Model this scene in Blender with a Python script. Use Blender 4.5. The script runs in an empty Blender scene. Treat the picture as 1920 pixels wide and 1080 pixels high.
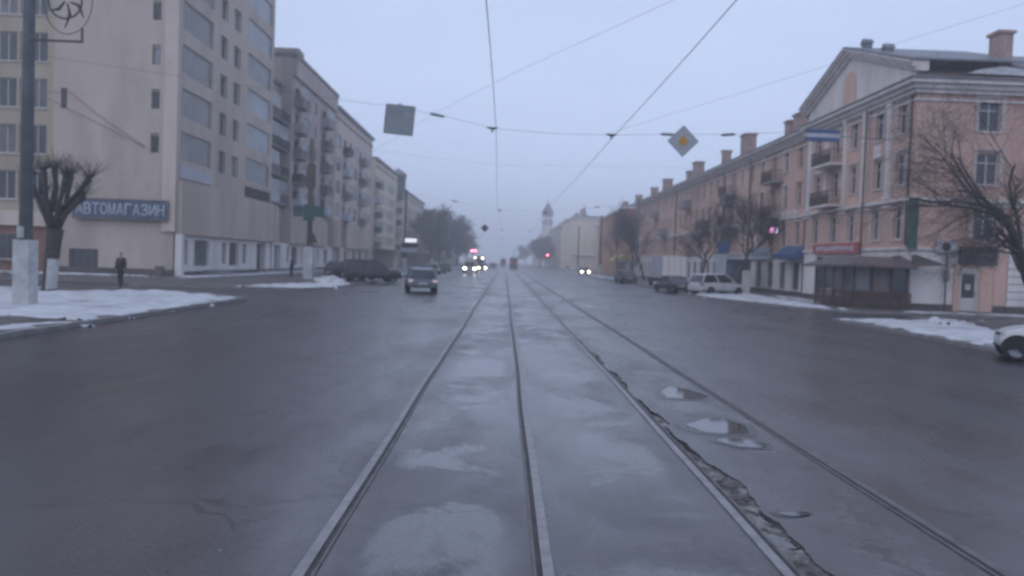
import bpy, bmesh, math, random
import numpy as np
from mathutils import Vector, Matrix
R = math.radians
SC = bpy.context.scene
COL = SC.collection

# ------------------------------------------------------------------ camera, sky, sun, exposure
cam_d = bpy.data.cameras.new('camera'); cam = bpy.data.objects.new('camera', cam_d); COL.objects.link(cam)
SC.camera = cam
cam_d.sensor_width = 36.0; cam_d.lens = 28.125; cam_d.clip_end = 6000; cam_d.clip_start = 0.05
_r = Vector((0.99934791, -0.00933345, 0.03488052)); _u = Vector((-0.03455193, 0.03331358, 0.99884752)); _f = Vector((0.01048468, 0.99940137, -0.03296937))
cam.matrix_world = Matrix(((_r.x, _u.x, -_f.x, 0.0), (_r.y, _u.y, -_f.y, 0.0), (_r.z, _u.z, -_f.z, 2.0), (0, 0, 0, 1)))
cam_d.dof.use_dof = True; cam_d.dof.focus_distance = 3.2; cam_d.dof.aperture_fstop = 2.6   # focus hunted onto something near

W = bpy.data.worlds.new('World'); SC.world = W; W.use_nodes = True
nt = W.node_tree; nt.nodes.clear()
sky = nt.nodes.new('ShaderNodeTexSky'); sky.sky_type = 'NISHITA'; sky.sun_disc = False
sky.sun_elevation = R(41); sky.sun_rotation = R(222); sky.dust_density = 8; sky.air_density = 1.5; sky.ozone_density = 3
mixn = nt.nodes.new('ShaderNodeMix'); mixn.data_type = 'RGBA'; mixn.inputs['Factor'].default_value = 0.975
tco = nt.nodes.new('ShaderNodeTexCoord'); mpc = nt.nodes.new('ShaderNodeMapping'); mpc.inputs['Scale'].default_value = (1, 1, 3)
nsk = nt.nodes.new('ShaderNodeTexNoise'); nsk.inputs['Scale'].default_value = 2.2; nsk.inputs['Detail'].default_value = 5; nsk.inputs['Roughness'].default_value = 0.55
crs = nt.nodes.new('ShaderNodeValToRGB'); crs.color_ramp.elements[0].position = 0.3; crs.color_ramp.elements[1].position = 0.7   # the even cloud deck, barely mottled
crs.color_ramp.elements[0].color = (5.45, 6.55, 9.3, 1); crs.color_ramp.elements[1].color = (6.15, 7.3, 10.05, 1)
nt.links.new(tco.outputs['Generated'], mpc.inputs['Vector']); nt.links.new(mpc.outputs[0], nsk.inputs['Vector']); nt.links.new(nsk.outputs['Fac'], crs.inputs[0]); sxyz = nt.nodes.new('ShaderNodeSeparateXYZ'); hor = nt.nodes.new('ShaderNodeMapRange'); hor.inputs['From Min'].default_value = 0.0; hor.inputs['From Max'].default_value = 0.35; hor.inputs['To Min'].default_value = 1.22; hor.inputs['To Max'].default_value = 1.0
nt.links.new(tco.outputs['Generated'], sxyz.inputs[0]); nt.links.new(sxyz.outputs['Z'], hor.inputs['Value'])
scl = nt.nodes.new('ShaderNodeVectorMath'); scl.operation = 'SCALE'; nt.links.new(crs.outputs[0], scl.inputs[0]); nt.links.new(hor.outputs[0], scl.inputs['Scale']); nt.links.new(scl.outputs[0], mixn.inputs['B'])
bg = nt.nodes.new('ShaderNodeBackground'); bg.inputs['Strength'].default_value = 0.10
wo = nt.nodes.new('ShaderNodeOutputWorld')
nt.links.new(sky.outputs[0], mixn.inputs['A']); nt.links.new(mixn.outputs['Result'], bg.inputs['Color']); nt.links.new(bg.outputs[0], wo.inputs[0])

sun_d = bpy.data.lights.new('sun', 'SUN'); sun = bpy.data.objects.new('sun', sun_d); COL.objects.link(sun)
sun_d.energy = 0.6; sun_d.angle = R(60); sun_d.color = (1.0, 0.96, 0.92)
sun.rotation_euler = Vector((0.50, 0.55, -0.65)).to_track_quat('-Z', 'Y').to_euler()   # high veiled sun behind the camera's left; sun.location = (0, 0, 80)
SC.view_settings.view_transform = 'Standard'; SC.view_settings.look = 'None'
SC.view_settings.exposure = 0.0; SC.view_settings.gamma = 1.0
SC.render.engine = 'CYCLES'
SC.cycles.use_denoising = True
SC.cycles.max_bounces = 6; SC.cycles.volume_bounces = 5; SC.cycles.diffuse_bounces = 3; SC.cycles.glossy_bounces = 3
SC.cycles.transparent_max_bounces = 8; SC.cycles.caustics_reflective = False; SC.cycles.caustics_refractive = False
SC.render.filter_size = 2.0 if hasattr(SC.render, 'filter_size') else 1.5
SC.cycles.filter_width = 2.2

# ------------------------------------------------------------------ materials
MATS = {}
def mat(name, col, rough=0.7, var=0.12, scale=3.0, bump=0.0, bscale=40.0, metal=0.0, spec=0.5, streak=0.0, dirt=None, dirt_t=0.6, emit=None, es=0.0):
    m = bpy.data.materials.new(name); m.use_nodes = True
    n = m.node_tree.nodes; L = m.node_tree.links
    p = n['Principled BSDF']
    p.inputs['Roughness'].default_value = rough; p.inputs['Metallic'].default_value = metal
    p.inputs['Specular IOR Level'].default_value = spec
    geo = n.new('ShaderNodeNewGeometry')
    nz = n.new('ShaderNodeTexNoise'); nz.inputs['Scale'].default_value = scale; nz.inputs['Detail'].default_value = 6
    mp = n.new('ShaderNodeMapping'); mp.inputs['Scale'].default_value = (1, 1, 0.22 if streak else 1)
    L.new(geo.outputs['Position'], mp.inputs['Vector']); L.new(mp.outputs[0], nz.inputs['Vector'])
    cr = n.new('ShaderNodeValToRGB')
    lo = [max(0, c * (1 - 2.2 * var)) for c in col]; hi = [min(1, c * (1 + 1.6 * var)) for c in col]
    cr.color_ramp.elements[0].position = 0.28; cr.color_ramp.elements[1].position = 0.72
    cr.color_ramp.elements[0].color = (*lo, 1); cr.color_ramp.elements[1].color = (*hi, 1)
    L.new(nz.outputs['Fac'], cr.inputs[0]); out = cr.outputs[0]
    if dirt:
        n2 = n.new('ShaderNodeTexNoise'); n2.inputs['Scale'].default_value = scale * 0.45; n2.inputs['Detail'].default_value = 8; n2.inputs['Roughness'].default_value = 0.7
        mp2 = n.new('ShaderNodeMapping'); mp2.inputs['Location'].default_value = (13, 7, 5); mp2.inputs['Scale'].default_value = (1, 1, 0.3 if streak else 1)
        L.new(geo.outputs['Position'], mp2.inputs['Vector']); L.new(mp2.outputs[0], n2.inputs['Vector'])
        r2 = n.new('ShaderNodeValToRGB'); r2.color_ramp.elements[0].position = dirt_t - 0.08; r2.color_ramp.elements[1].position = dirt_t + 0.12
        L.new(n2.outputs['Fac'], r2.inputs[0])
        mx = n.new('ShaderNodeMix'); mx.data_type = 'RGBA'; L.new(r2.outputs[0], mx.inputs['Factor']); L.new(out, mx.inputs['A'])
        mx.inputs['B'].default_value = (*dirt, 1); out = mx.outputs['Result']
    L.new(out, p.inputs['Base Color'])
    if bump:
        n3 = n.new('ShaderNodeTexNoise'); n3.inputs['Scale'].default_value = bscale; n3.inputs['Detail'].default_value = 4
        L.new(geo.outputs['Position'], n3.inputs['Vector'])
        b = n.new('ShaderNodeBump'); b.inputs['Strength'].default_value = bump; b.inputs['Distance'].default_value = 0.02
        L.new(n3.outputs['Fac'], b.inputs['Height']); L.new(b.outputs[0], p.inputs['Normal'])
    if emit:
        p.inputs['Emission Color'].default_value = (*emit, 1); p.inputs['Emission Strength'].default_value = es
    MATS[name] = m
    return m

M = dict(
 beige=mat('beige_render', (0.50, 0.415, 0.36), 0.85, 0.08, 0.5, 0.15, 20, streak=1, dirt=(0.36, 0.295, 0.26), dirt_t=0.56),
 beige2=mat('pale_render', (0.57, 0.475, 0.42), 0.85, 0.07, 0.6, 0.15, 20, streak=1, dirt=(0.40, 0.335, 0.30), dirt_t=0.62),
 greyr=mat('grey_render', (0.42, 0.355, 0.33), 0.85, 0.09, 0.6, 0.15, 20, streak=1, dirt=(0.22, 0.19, 0.185), dirt_t=0.6),
 yellow=mat('yellow_render', (0.43, 0.37, 0.29), 0.85, 0.06, 0.5, 0.15, 20, streak=1, dirt=(0.31, 0.245, 0.18), dirt_t=0.62),
 pink=mat('pink_render', (0.58, 0.38, 0.31), 0.85, 0.08, 0.5, 0.15, 20, streak=1, dirt=(0.40, 0.235, 0.20), dirt_t=0.6),
 orange=mat('orange_render', (0.43, 0.20, 0.12), 0.85, 0.08, 0.5, 0.15, 20, streak=1, dirt=(0.27, 0.13, 0.09), dirt_t=0.6),
 cream=mat('cream_render', (0.68, 0.59, 0.47), 0.85, 0.06, 0.5, streak=1, dirt=(0.52, 0.45, 0.37), dirt_t=0.62),
 trim2=mat('dull_trim', (0.50, 0.425, 0.40), 0.8, 0.08, 1.2, streak=1, dirt=(0.36, 0.30, 0.285), dirt_t=0.6),
 white=mat('white_plaster', (0.70, 0.66, 0.645), 0.8, 0.06, 0.7, 0.12, 25, streak=1, dirt=(0.49, 0.45, 0.44), dirt_t=0.62),
 trim=mat('stucco_trim', (0.66, 0.60, 0.58), 0.8, 0.08, 1.2, streak=1, dirt=(0.47, 0.42, 0.41), dirt_t=0.6),
 plinth=mat('plinth_stone', (0.10, 0.085, 0.085), 0.85, 0.2, 1.5, 0.2, 25),
 brickred=mat('red_facing', (0.24, 0.115, 0.09), 0.85, 0.15, 2.0, 0.2, 20),
 roofbrown=mat('brown_metal_roof', (0.115, 0.085, 0.085), 0.5, 0.2, 1.0, 0.1, 8),
 roofgrey=mat('grey_metal_roof', (0.13, 0.13, 0.15), 0.5, 0.2, 0.8),
 chimney=mat('chimney_brick', (0.36, 0.25, 0.22), 0.85, 0.15, 2.0, 0.2, 15, dirt=(0.19, 0.11, 0.10), dirt_t=0.6),
 glass=mat('window_glass', (0.042, 0.046, 0.058), 0.12, 0.4, 0.35, spec=0.55),
 glassm=mat('curtained_glass', (0.13, 0.13, 0.145), 0.18, 0.3, 0.5, spec=0.5),
 glassp=mat('pale_glazing', (0.25, 0.29, 0.33), 0.25, 0.2, 0.4, spec=0.5),
 loggia=mat('loggia_glazing', (0.115, 0.135, 0.15), 0.25, 0.25, 0.5, spec=0.5),
 frame=mat('white_frame', (0.52, 0.51, 0.51), 0.6, 0.08, 2.0),
 framed=mat('dark_frame', (0.14, 0.12, 0.12), 0.6, 0.15, 2.0),
 dark=mat('dark_interior', (0.035, 0.032, 0.035), 0.9, 0.3, 1.0),
 concrete=mat('concrete', (0.26, 0.25, 0.25), 0.9, 0.12, 1.2, 0.25, 30, dirt=(0.17, 0.16, 0.16), dirt_t=0.6),
 balc=mat('balcony_panel', (0.17, 0.14, 0.135), 0.8, 0.15, 1.0),
 pole=mat('pole_concrete', (0.10, 0.11, 0.12), 0.8, 0.15, 2.0, 0.2, 30),
 whitewash=mat('whitewash', (0.46, 0.47, 0.47), 0.9, 0.1, 3.0, 0.3, 30, dirt=(0.30, 0.30, 0.29), dirt_t=0.58),
 rust=mat('rusty_steel', (0.10, 0.07, 0.06), 0.7, 0.25, 4.0, 0.2, 40),
 bark=mat('bark', (0.055, 0.046, 0.044), 0.95, 0.3, 8.0, 0.5, 30),
 twig=mat('twigs', (0.060, 0.050, 0.050), 0.95, 0.2, 6.0),
 snow=mat('snow', (0.50, 0.51, 0.54), 0.75, 0.10, 1.6, 0.5, 9, dirt=(0.24, 0.22, 0.215), dirt_t=0.60),
 wire=mat('wire', (0.045, 0.045, 0.05), 0.6, 0.1, 3.0),
 black=mat('black_rubber', (0.022, 0.022, 0.024), 0.85, 0.2, 6.0),
 steel=mat('galvanised', (0.25, 0.27, 0.30), 0.5, 0.12, 3.0, metal=0.3),
 signback=mat('sign_back', (0.235, 0.265, 0.29), 0.6, 0.08, 4.0),
 signwhite=mat('sign_white', (0.36, 0.38, 0.40), 0.6, 0.08, 8.0),
 signyellow=mat('sign_yellow', (0.50, 0.26, 0.05), 0.6, 0.06, 8.0),
 bluesign=mat('blue_sign', (0.04, 0.085, 0.20), 0.6, 0.1, 2.0),
 greensign=mat('green_cloth', (0.033, 0.085, 0.080), 0.8, 0.15, 2.0),
 redsign=mat('red_sign', (0.40, 0.09, 0.085), 0.6, 0.1, 2.0),
 greysign=mat('grey_sign', (0.40, 0.42, 0.47), 0.6, 0.08, 2.0),
 darksign=mat('dark_sign', (0.03, 0.026, 0.03), 0.6, 0.2, 3.0),
 shopsign=mat('shop_sign_blue', (0.060, 0.100, 0.155), 0.6, 0.15, 2.0),
 letter=mat('pale_letter', (0.48, 0.51, 0.58), 0.6, 0.1, 3.0),
 lettergold=mat('dim_letter', (0.20, 0.19, 0.19), 0.6, 0.1, 3.0),
 wood=mat('brown_wood', (0.075, 0.045, 0.042), 0.7, 0.2, 3.0, 0.2, 20),
 awny=mat('yellow_awning', (0.42, 0.30, 0.10), 0.7, 0.1, 2.0),
 kerb=mat('kerb_stone', (0.22, 0.21, 0.21), 0.9, 0.15, 2.0, 0.3, 30),
 rail=mat('rail_steel', (0.25, 0.24, 0.25), 0.5, 0.12, 6.0, metal=0.1, spec=0.3),
 raildull=mat('dull_rail', (0.13, 0.12, 0.125), 0.6, 0.15, 5.0, spec=0.3),
 groove=mat('rail_groove', (0.055, 0.051, 0.053), 0.8, 0.2, 4.0),
 skin=mat('skin', (0.42, 0.27, 0.21), 0.6, 0.05, 8.0),
 cloth=mat('dark_coat', (0.030, 0.030, 0.036), 0.9, 0.2, 6.0),
 cloth2=mat('dark_trousers', (0.022, 0.024, 0.03), 0.9, 0.2, 6.0),
 bagred=mat('dull_red_bag', (0.13, 0.065, 0.055), 0.8, 0.15, 6.0),
 bush=mat('dark_needles', (0.032, 0.038, 0.040), 0.9, 0.3, 4.0),
 headlight=mat('headlight_on', (1, 1, 0.95), 0.3, 0.0, 1.0, emit=(1.0, 0.88, 0.68), es=20),
 headdim=mat('headlight_off', (0.45, 0.46, 0.48), 0.15, 0.05, 4.0),
 tailon=mat('tail_light_on', (0.55, 0.40, 0.43), 0.3, 0.0, 1.0, emit=(1.0, 0.78, 0.84), es=0.28),
 tailred=mat('tail_light_red', (0.6, 0.05, 0.05), 0.3, 0.0, 1.0, emit=(1.0, 0.12, 0.18), es=1.6),
 sigred=mat('signal_red', (0.8, 0.05, 0.05), 0.3, 0.0, 1.0, emit=(1.0, 0.11, 0.20), es=45),
 ledpink=mat('led_pink', (0.8, 0.2, 0.5), 0.3, 0.0, 1.0, emit=(1.0, 0.38, 0.80), es=1.5),
 ledwhite=mat('led_white', (0.8, 0.8, 0.9), 0.3, 0.0, 1.0, emit=(0.75, 0.70, 1.0), es=1.6),
 shoplit=mat('lit_shop_sign', (0.8, 0.8, 0.85), 0.3, 0.0, 1.0, emit=(0.80, 0.82, 0.95), es=1.0),
 plate=mat('number_plate', (0.45, 0.45, 0.46), 0.5, 0.05, 8.0),
)
def paint(name, col): return mat(name, col, 0.32, 0.06, 1.2, spec=0.5, dirt=tuple(c * 0.55 + 0.03 for c in col), dirt_t=0.64)
P_grey = paint('grey_car_paint', (0.11, 0.135, 0.16)); P_dark = paint('dark_car_paint', (0.030, 0.034, 0.042)); P_white = paint('white_car_paint', (0.50, 0.50, 0.51))
P_blue = paint('dark_blue_paint', (0.035, 0.05, 0.065)); P_silver = paint('silver_paint', (0.30, 0.31, 0.33)); P_red = paint('tram_paint', (0.075, 0.075, 0.09))
P_mar = paint('dark_red_paint', (0.08, 0.035, 0.04))

def asphalt():
    m = bpy.data.materials.new('wet_asphalt'); m.use_nodes = True
    n = m.node_tree.nodes; L = m.node_tree.links; p = n['Principled BSDF']
    geo = n.new('ShaderNodeNewGeometry'); pos = geo.outputs['Position']
    def noise(scale, detail, loc=(0, 0, 0), sc=(1, 1, 1), ro=0.55, dist=0.0):
        mp = n.new('ShaderNodeMapping'); mp.inputs['Location'].default_value = loc; mp.inputs['Scale'].default_value = sc
        t = n.new('ShaderNodeTexNoise'); t.inputs['Scale'].default_value = scale; t.inputs['Detail'].default_value = detail; t.inputs['Roughness'].default_value = ro; t.inputs['Distortion'].default_value = dist
        L.new(pos, mp.inputs['Vector']); L.new(mp.outputs[0], t.inputs['Vector']); return t.outputs['Fac']
    def ramp(src, a, b, ca, cb):
        r = n.new('ShaderNodeValToRGB'); r.color_ramp.elements[0].position = a; r.color_ramp.elements[1].position = b
        r.color_ramp.elements[0].color = ca; r.color_ramp.elements[1].color = cb; L.new(src, r.inputs[0]); return r.outputs[0]
    def mixc(f, a, b):
        x = n.new('ShaderNodeMix'); x.data_type = 'RGBA'
        for s, k in ((f, 'Factor'), (a, 'A'), (b, 'B')):
            if hasattr(s, 'links') or hasattr(s, 'is_linked'): L.new(s, x.inputs[k])
            else: x.inputs[k].default_value = s
        return x.outputs['Result']
    sep = n.new('ShaderNodeSeparateXYZ'); L.new(pos, sep.inputs[0])
    # the band the trams and cars have worn pale, along the rails
    wob = n.new('ShaderNodeMath'); wob.operation = 'MULTIPLY_ADD'; L.new(noise(0.5, 4, (3, 9, 0)), wob.inputs[0]); wob.inputs[1].default_value = 1.6; L.new(sep.outputs['X'], wob.inputs[2])
    band = ramp(n.new('ShaderNodeMapRange').outputs[0], 0, 1, (0, 0, 0, 1), (1, 1, 1, 1))
    mr = n.nodes if False else None
    mr = [x for x in n if x.bl_idname == 'ShaderNodeMapRange'][0]
    mr.inputs['From Min'].default_value = -9; mr.inputs['From Max'].default_value = 11; L.new(wob.outputs[0], mr.inputs['Value'])
    br = [x for x in n if x.bl_idname == 'ShaderNodeValToRGB'][-1].color_ramp
    br.elements[0].position = 0.20; br.elements[1].position = 0.40
    e = br.elements.new(0.68); e.color = (1, 1, 1, 1); e = br.elements.new(0.90); e.color = (0, 0, 0, 1)
    base = ramp(noise(0.35, 8, (5, 1, 0), (1, .45, 1), 0.62), 0.3, 0.7, (0.034, 0.030, 0.034, 1), (0.056, 0.049, 0.053, 1))
    worn = ramp(noise(0.6, 8, (1, 4, 0), (1, .4, 1), 0.65), 0.32, 0.68, (0.064, 0.057, 0.062, 1), (0.108, 0.099, 0.107, 1))
    c = mixc(band, base, worn)
    mx_ = n.new('ShaderNodeMapRange'); mx_.inputs['From Min'].default_value = -2; mx_.inputs['From Max'].default_value = 4
    wv = n.new('ShaderNodeMath'); wv.operation = 'MULTIPLY_ADD'; L.new(noise(2.2, 5, (1, 5, 0), (1, .6, 1), 0.6), wv.inputs[0]); wv.inputs[1].default_value = 0.34
    wv2 = n.new('ShaderNodeMath'); wv2.operation = 'SUBTRACT'; L.new(sep.outputs['X'], wv2.inputs[0]); wv2.inputs[1].default_value = 0.17; L.new(wv2.outputs[0], wv.inputs[2]); L.new(wv.outputs[0], mx_.inputs['Value'])
    def steps(pts):
        r = n.new('ShaderNodeValToRGB'); L.new(mx_.outputs[0], r.inputs[0]); e = r.color_ramp.elements
        e[0].position, e[0].color = pts[0][0], (pts[0][1],) * 3 + (1,); e[1].position, e[1].color = pts[-1][0], (pts[-1][1],) * 3 + (1,)
        for q, v in pts[1:-1]: x = e.new(q); x.color = (v, v, v, 1)
        return r.outputs[0]
    def mulf(a, b):
        x = n.new('ShaderNodeMath'); x.operation = 'MULTIPLY'; L.new(a, x.inputs[0]); L.new(b, x.inputs[1]); return x.outputs[0]
    lane = steps([(.16, 0), (.20, 1), (.33, 1), (.37, 0), (.43, 0), (.48, .85), (.60, .85), (.64, 0), (.72, 0), (.76, .55), (.86, .55), (.90, 0)])
    wet_sheen = mulf(lane, ramp(noise(0.85, 9, (4, 6, 0), (.7, .6, 1), 0.64, .4), 0.505, 0.555, (0, 0, 0, 1), (1, 1, 1, 1)))
    side = steps([(.10, 0), (.125, .8), (.16, .55), (.20, 0), (.335, 0), (.375, 1), (.43, .9), (.47, 0), (.60, 0), (.645, .6), (.67, .7), (.72, 0)])
    grime = mulf(side, ramp(noise(1.5, 8, (2, 3, 0), (1, .5, 1), 0.65, .3), 0.44, 0.56, (0, 0, 0, 1), (1, 1, 1, 1)))
    slabs = mulf(lane, ramp(noise(0.9, 7, (6, 2, 0), (.35, .8, 1), 0.6, .5), 0.50, 0.55, (0, 0, 0, 1), (.8, .8, .8, 1)))
    c = mixc(slabs, c, (0.040, 0.034, 0.036, 1))
    c = mixc(wet_sheen, c, (0.128, 0.124, 0.131, 1))  # wet patches: sky sheen put into the colour as a paler tone
    vo = n.new('ShaderNodeTexVoronoi'); vo.feature = 'DISTANCE_TO_EDGE'; vo.inputs['Scale'].default_value = 0.55
    wrp = n.new('ShaderNodeVectorMath'); wrp.operation = 'MULTIPLY_ADD'; nzc = n.new('ShaderNodeTexNoise'); nzc.inputs['Scale'].default_value = 1.6; nzc.inputs['Detail'].default_value = 7
    L.new(pos, nzc.inputs['Vector']); L.new(nzc.outputs['Color'], wrp.inputs[0]); wrp.inputs[1].default_value = (1.3, 1.3, 0); L.new(pos, wrp.inputs[2]); L.new(wrp.outputs[0], vo.inputs['Vector'])
    crack = mulf(ramp(vo.outputs['Distance'], 0.0, 0.014, (1, 1, 1, 1), (0, 0, 0, 1)), ramp(noise(0.5, 5, (8, 8, 0)), 0.42, 0.54, (0, 0, 0, 1), (.75, .75, .75, 1)))
    c = mixc(crack, c, (0.022, 0.019, 0.02, 1))
    spots = ramp(noise(1.1, 7, (9, 2, 0), (1, .5, 1), 0.62, 0.6), 0.59, 0.70, (0, 0, 0, 1), (0.7, 0.7, 0.7, 1))
    c = mixc(spots, c, (0.034, 0.027, 0.028, 1))
    c = mixc(grime, c, (0.046, 0.038, 0.039, 1))
    fine = ramp(noise(26, 8, (0, 0, 0), (1, 1, 1), 0.78), 0.3, 0.72, (0.50, 0.50, 0.50, 1), (1.42, 1.40, 1.40, 1))
    mul = n.new('ShaderNodeMix'); mul.data_type = 'RGBA'; mul.blend_type = 'MULTIPLY'; mul.inputs['Factor'].default_value = 0.8
    L.new(c, mul.inputs['A']); L.new(fine, mul.inputs['B']); L.new(mul.outputs['Result'], p.inputs['Base Color'])
    ro = ramp(noise(0.45, 7, (7, 3, 0), (1, .35, 1), 0.6), 0.35, 0.68, (0.26, 0.26, 0.26, 1), (0.46, 0.46, 0.46, 1))
    rw = ramp(noise(0.55, 6, (2, 8, 0), (1, .35, 1), 0.6), 0.40, 0.62, (0.19, 0.19, 0.19, 1), (0.40, 0.40, 0.40, 1))
    L.new(mixc(wet_sheen, mixc(band, ro, rw), (0.19, 0.19, 0.19, 1)), p.inputs['Roughness'])
    p.inputs['Specular IOR Level'].default_value = 0.55
    b = n.new('ShaderNodeBump'); b.inputs['Strength'].default_value = 0.10; b.inputs['Distance'].default_value = 0.01
    L.new(noise(70, 3), b.inputs['Height']); L.new(b.outputs[0], p.inputs['Normal'])
    return m
M['asphalt'] = asphalt()
M['earth'] = mat('muddy_ground', (0.085, 0.068, 0.064), 0.7, 0.25, 0.5, 0.4, 12, dirt=(0.13, 0.12, 0.12), dirt_t=0.58)
M['paving'] = mat('wet_paving', (0.10, 0.088, 0.088), 0.5, 0.2, 0.6, 0.2, 12, dirt=(0.055, 0.048, 0.048), dirt_t=0.55)
M['ballast'] = mat('dirty_ballast', (0.085, 0.077, 0.075), 0.9, 0.5, 9.0, 0.8, 25, dirt=(0.31, 0.29, 0.28), dirt_t=0.55)
M['water'] = mat('puddle_water', (0.055, 0.052, 0.055), 0.04, 0.1, 2.0, spec=0.6)
M['damp'] = mat('damp_asphalt', (0.052, 0.047, 0.05), 0.30, 0.2, 6.0, 0.05, 60, spec=0.55)
M['film'] = mat('wet_film', (0.12, 0.115, 0.12), 0.24, 0.12, 1.5, spec=0.5)
M['patch'] = mat('dark_patch', (0.045, 0.039, 0.040), 0.6, 0.2, 3.0, 0.3, 40)
M['mud'] = mat('reddish_mud', (0.105, 0.062, 0.055), 0.35, 0.2, 6.0, 0.2, 40)

# ------------------------------------------------------------------ mesh helpers
class MB:
    def __init__(s): s.v = []; s.f = []; s.mi = []
    def add(s, vs, fs, mi=0):
        o = len(s.v); s.v += [tuple(map(float, a)) for a in vs]
        s.f += [tuple(i + o for i in f) for f in fs]; s.mi += [mi] * len(fs)
    def box(s, x0, x1, y0, y1, z0, z1, mi=0):
        if x0 > x1: x0, x1 = x1, x0
        if y0 > y1: y0, y1 = y1, y0
        s.add([(x0, y0, z0), (x1, y0, z0), (x1, y1, z0), (x0, y1, z0), (x0, y0, z1), (x1, y0, z1), (x1, y1, z1), (x0, y1, z1)],
              [(0, 3, 2, 1), (4, 5, 6, 7), (0, 1, 5, 4), (1, 2, 6, 5), (2, 3, 7, 6), (3, 0, 4, 7)], mi)
    def quad(s, a, b, c, d, mi=0): s.add([a, b, c, d], [(0, 1, 2, 3)], mi)
    def tube(s, pts, rad, n=8, mi=0, cap=True):
        pts = [Vector(p) for p in pts]
        if not hasattr(rad, '__len__'): rad = [rad] * len(pts)
        vs = []; fs = []; prev = None
        for i, p in enumerate(pts):
            t = (pts[min(i + 1, len(pts) - 1)] - pts[max(i - 1, 0)])
            if t.length < 1e-9: t = Vector((0, 0, 1))
            t.normalize()
            a = Vector((1, 0, 0)) if abs(t.x) < 0.8 else Vector((0, 1, 0))
            if prev is not None: a = prev
            b = t.cross(a); b.normalize(); a = b.cross(t); a.normalize(); prev = a
            for k in range(n):
                th = 2 * math.pi * k / n
                vs.append(p + (a * math.cos(th) + b * math.sin(th)) * rad[i])
        for i in range(len(pts) - 1):
            for k in range(n):
                k2 = (k + 1) % n
                fs.append((i * n + k, i * n + k2, (i + 1) * n + k2, (i + 1) * n + k))
        if cap:
            fs.append(tuple(range(n))[::-1]); fs.append(tuple((len(pts) - 1) * n + k for k in range(n)))
        s.add(vs, fs, mi)
    def prism(s, poly, axis, a, b, mi=0):
        """extrude a 2-D polygon along an axis (0 x, 1 y, 2 z) from a to b"""
        n = len(poly)
        def pt(q, w):
            if axis == 0: return (w, q[0], q[1])
            if axis == 1: return (q[0], w, q[1])
            return (q[0], q[1], w)
        s.add([pt(q, a) for q in poly] + [pt(q, b) for q in poly],
              [tuple(range(n))[::-1], tuple(range(n, 2 * n))] + [(i, (i + 1) % n, n + (i + 1) % n, n + i) for i in range(n)], mi)
    def lathe(s, prof, c, n=16, mi=0):
        vs = []; fs = []
        for (r, z) in prof:
            for k in range(n):
                t = 2 * math.pi * k / n; vs.append((c[0] + r * math.cos(t), c[1] + r * math.sin(t), c[2] + z))
        for i in range(len(prof) - 1):
            for k in range(n): fs.append((i * n + k, i * n + (k + 1) % n, (i + 1) * n + (k + 1) % n, (i + 1) * n + k))
        s.add(vs, fs, mi)
    def mesh(s, name, mats, shift=(0, 0, 0), smooth=False):
        me = bpy.data.meshes.new(name)
        v = np.array(s.v, float).reshape(-1, 3) - np.array(shift, float)
        me.from_pydata(v.tolist(), [], s.f)
        for m in (mats if isinstance(mats, (list, tuple)) else [mats]): me.materials.append(m)
        me.polygons.foreach_set('material_index', s.mi)
        bm = bmesh.new(); bm.from_mesh(me); bmesh.ops.recalc_face_normals(bm, faces=bm.faces); bm.to_mesh(me); bm.free()
        if smooth: me.shade_smooth()
        me.update(); return me

def link(name, me, parent=None, label=None, cat=None, group=None, kind=None, loc=None, rz=None):
    o = bpy.data.objects.new(name, me); COL.objects.link(o)
    if parent is not None: o.parent = parent
    if loc is not None: o.location = loc
    if rz is not None: o.rotation_euler = (0, 0, rz)
    for k, v in (('label', label), ('category', cat), ('group', group), ('kind', kind)):
        if v: o[k] = v
    return o
def root(name, loc, label, cat, group=None, rz=0): return link(name, None, None, label, cat, group, None, loc, rz)
def part(name, mb, m, par, label=None, smooth=False, kind=None):
    """a part whose mesh is given in world coordinates, or in the thing's own when the thing is turned"""
    top = par
    while top.parent: top = top.parent
    return link(name, mb.mesh(name, m, tuple(top.location) if abs(top.rotation_euler.z) < 1e-9 and not top.get('_local') else (0, 0, 0), smooth), par, label, kind=kind)
def copy_tree(o, parent=None):
    c = o.copy(); COL.objects.link(c)
    if parent is not None: c.parent = parent
    for ch in list(o.children): copy_tree(ch, c)
    return c

# ------------------------------------------------------------------ ground, road, rails
mb = MB(); mb.quad((-600, -100, -0.14), (600, -100, -0.14), (600, 1000, -0.14), (-600, 1000, -0.14))
link('ground', mb.mesh('ground', M['earth']), kind='structure')

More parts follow.
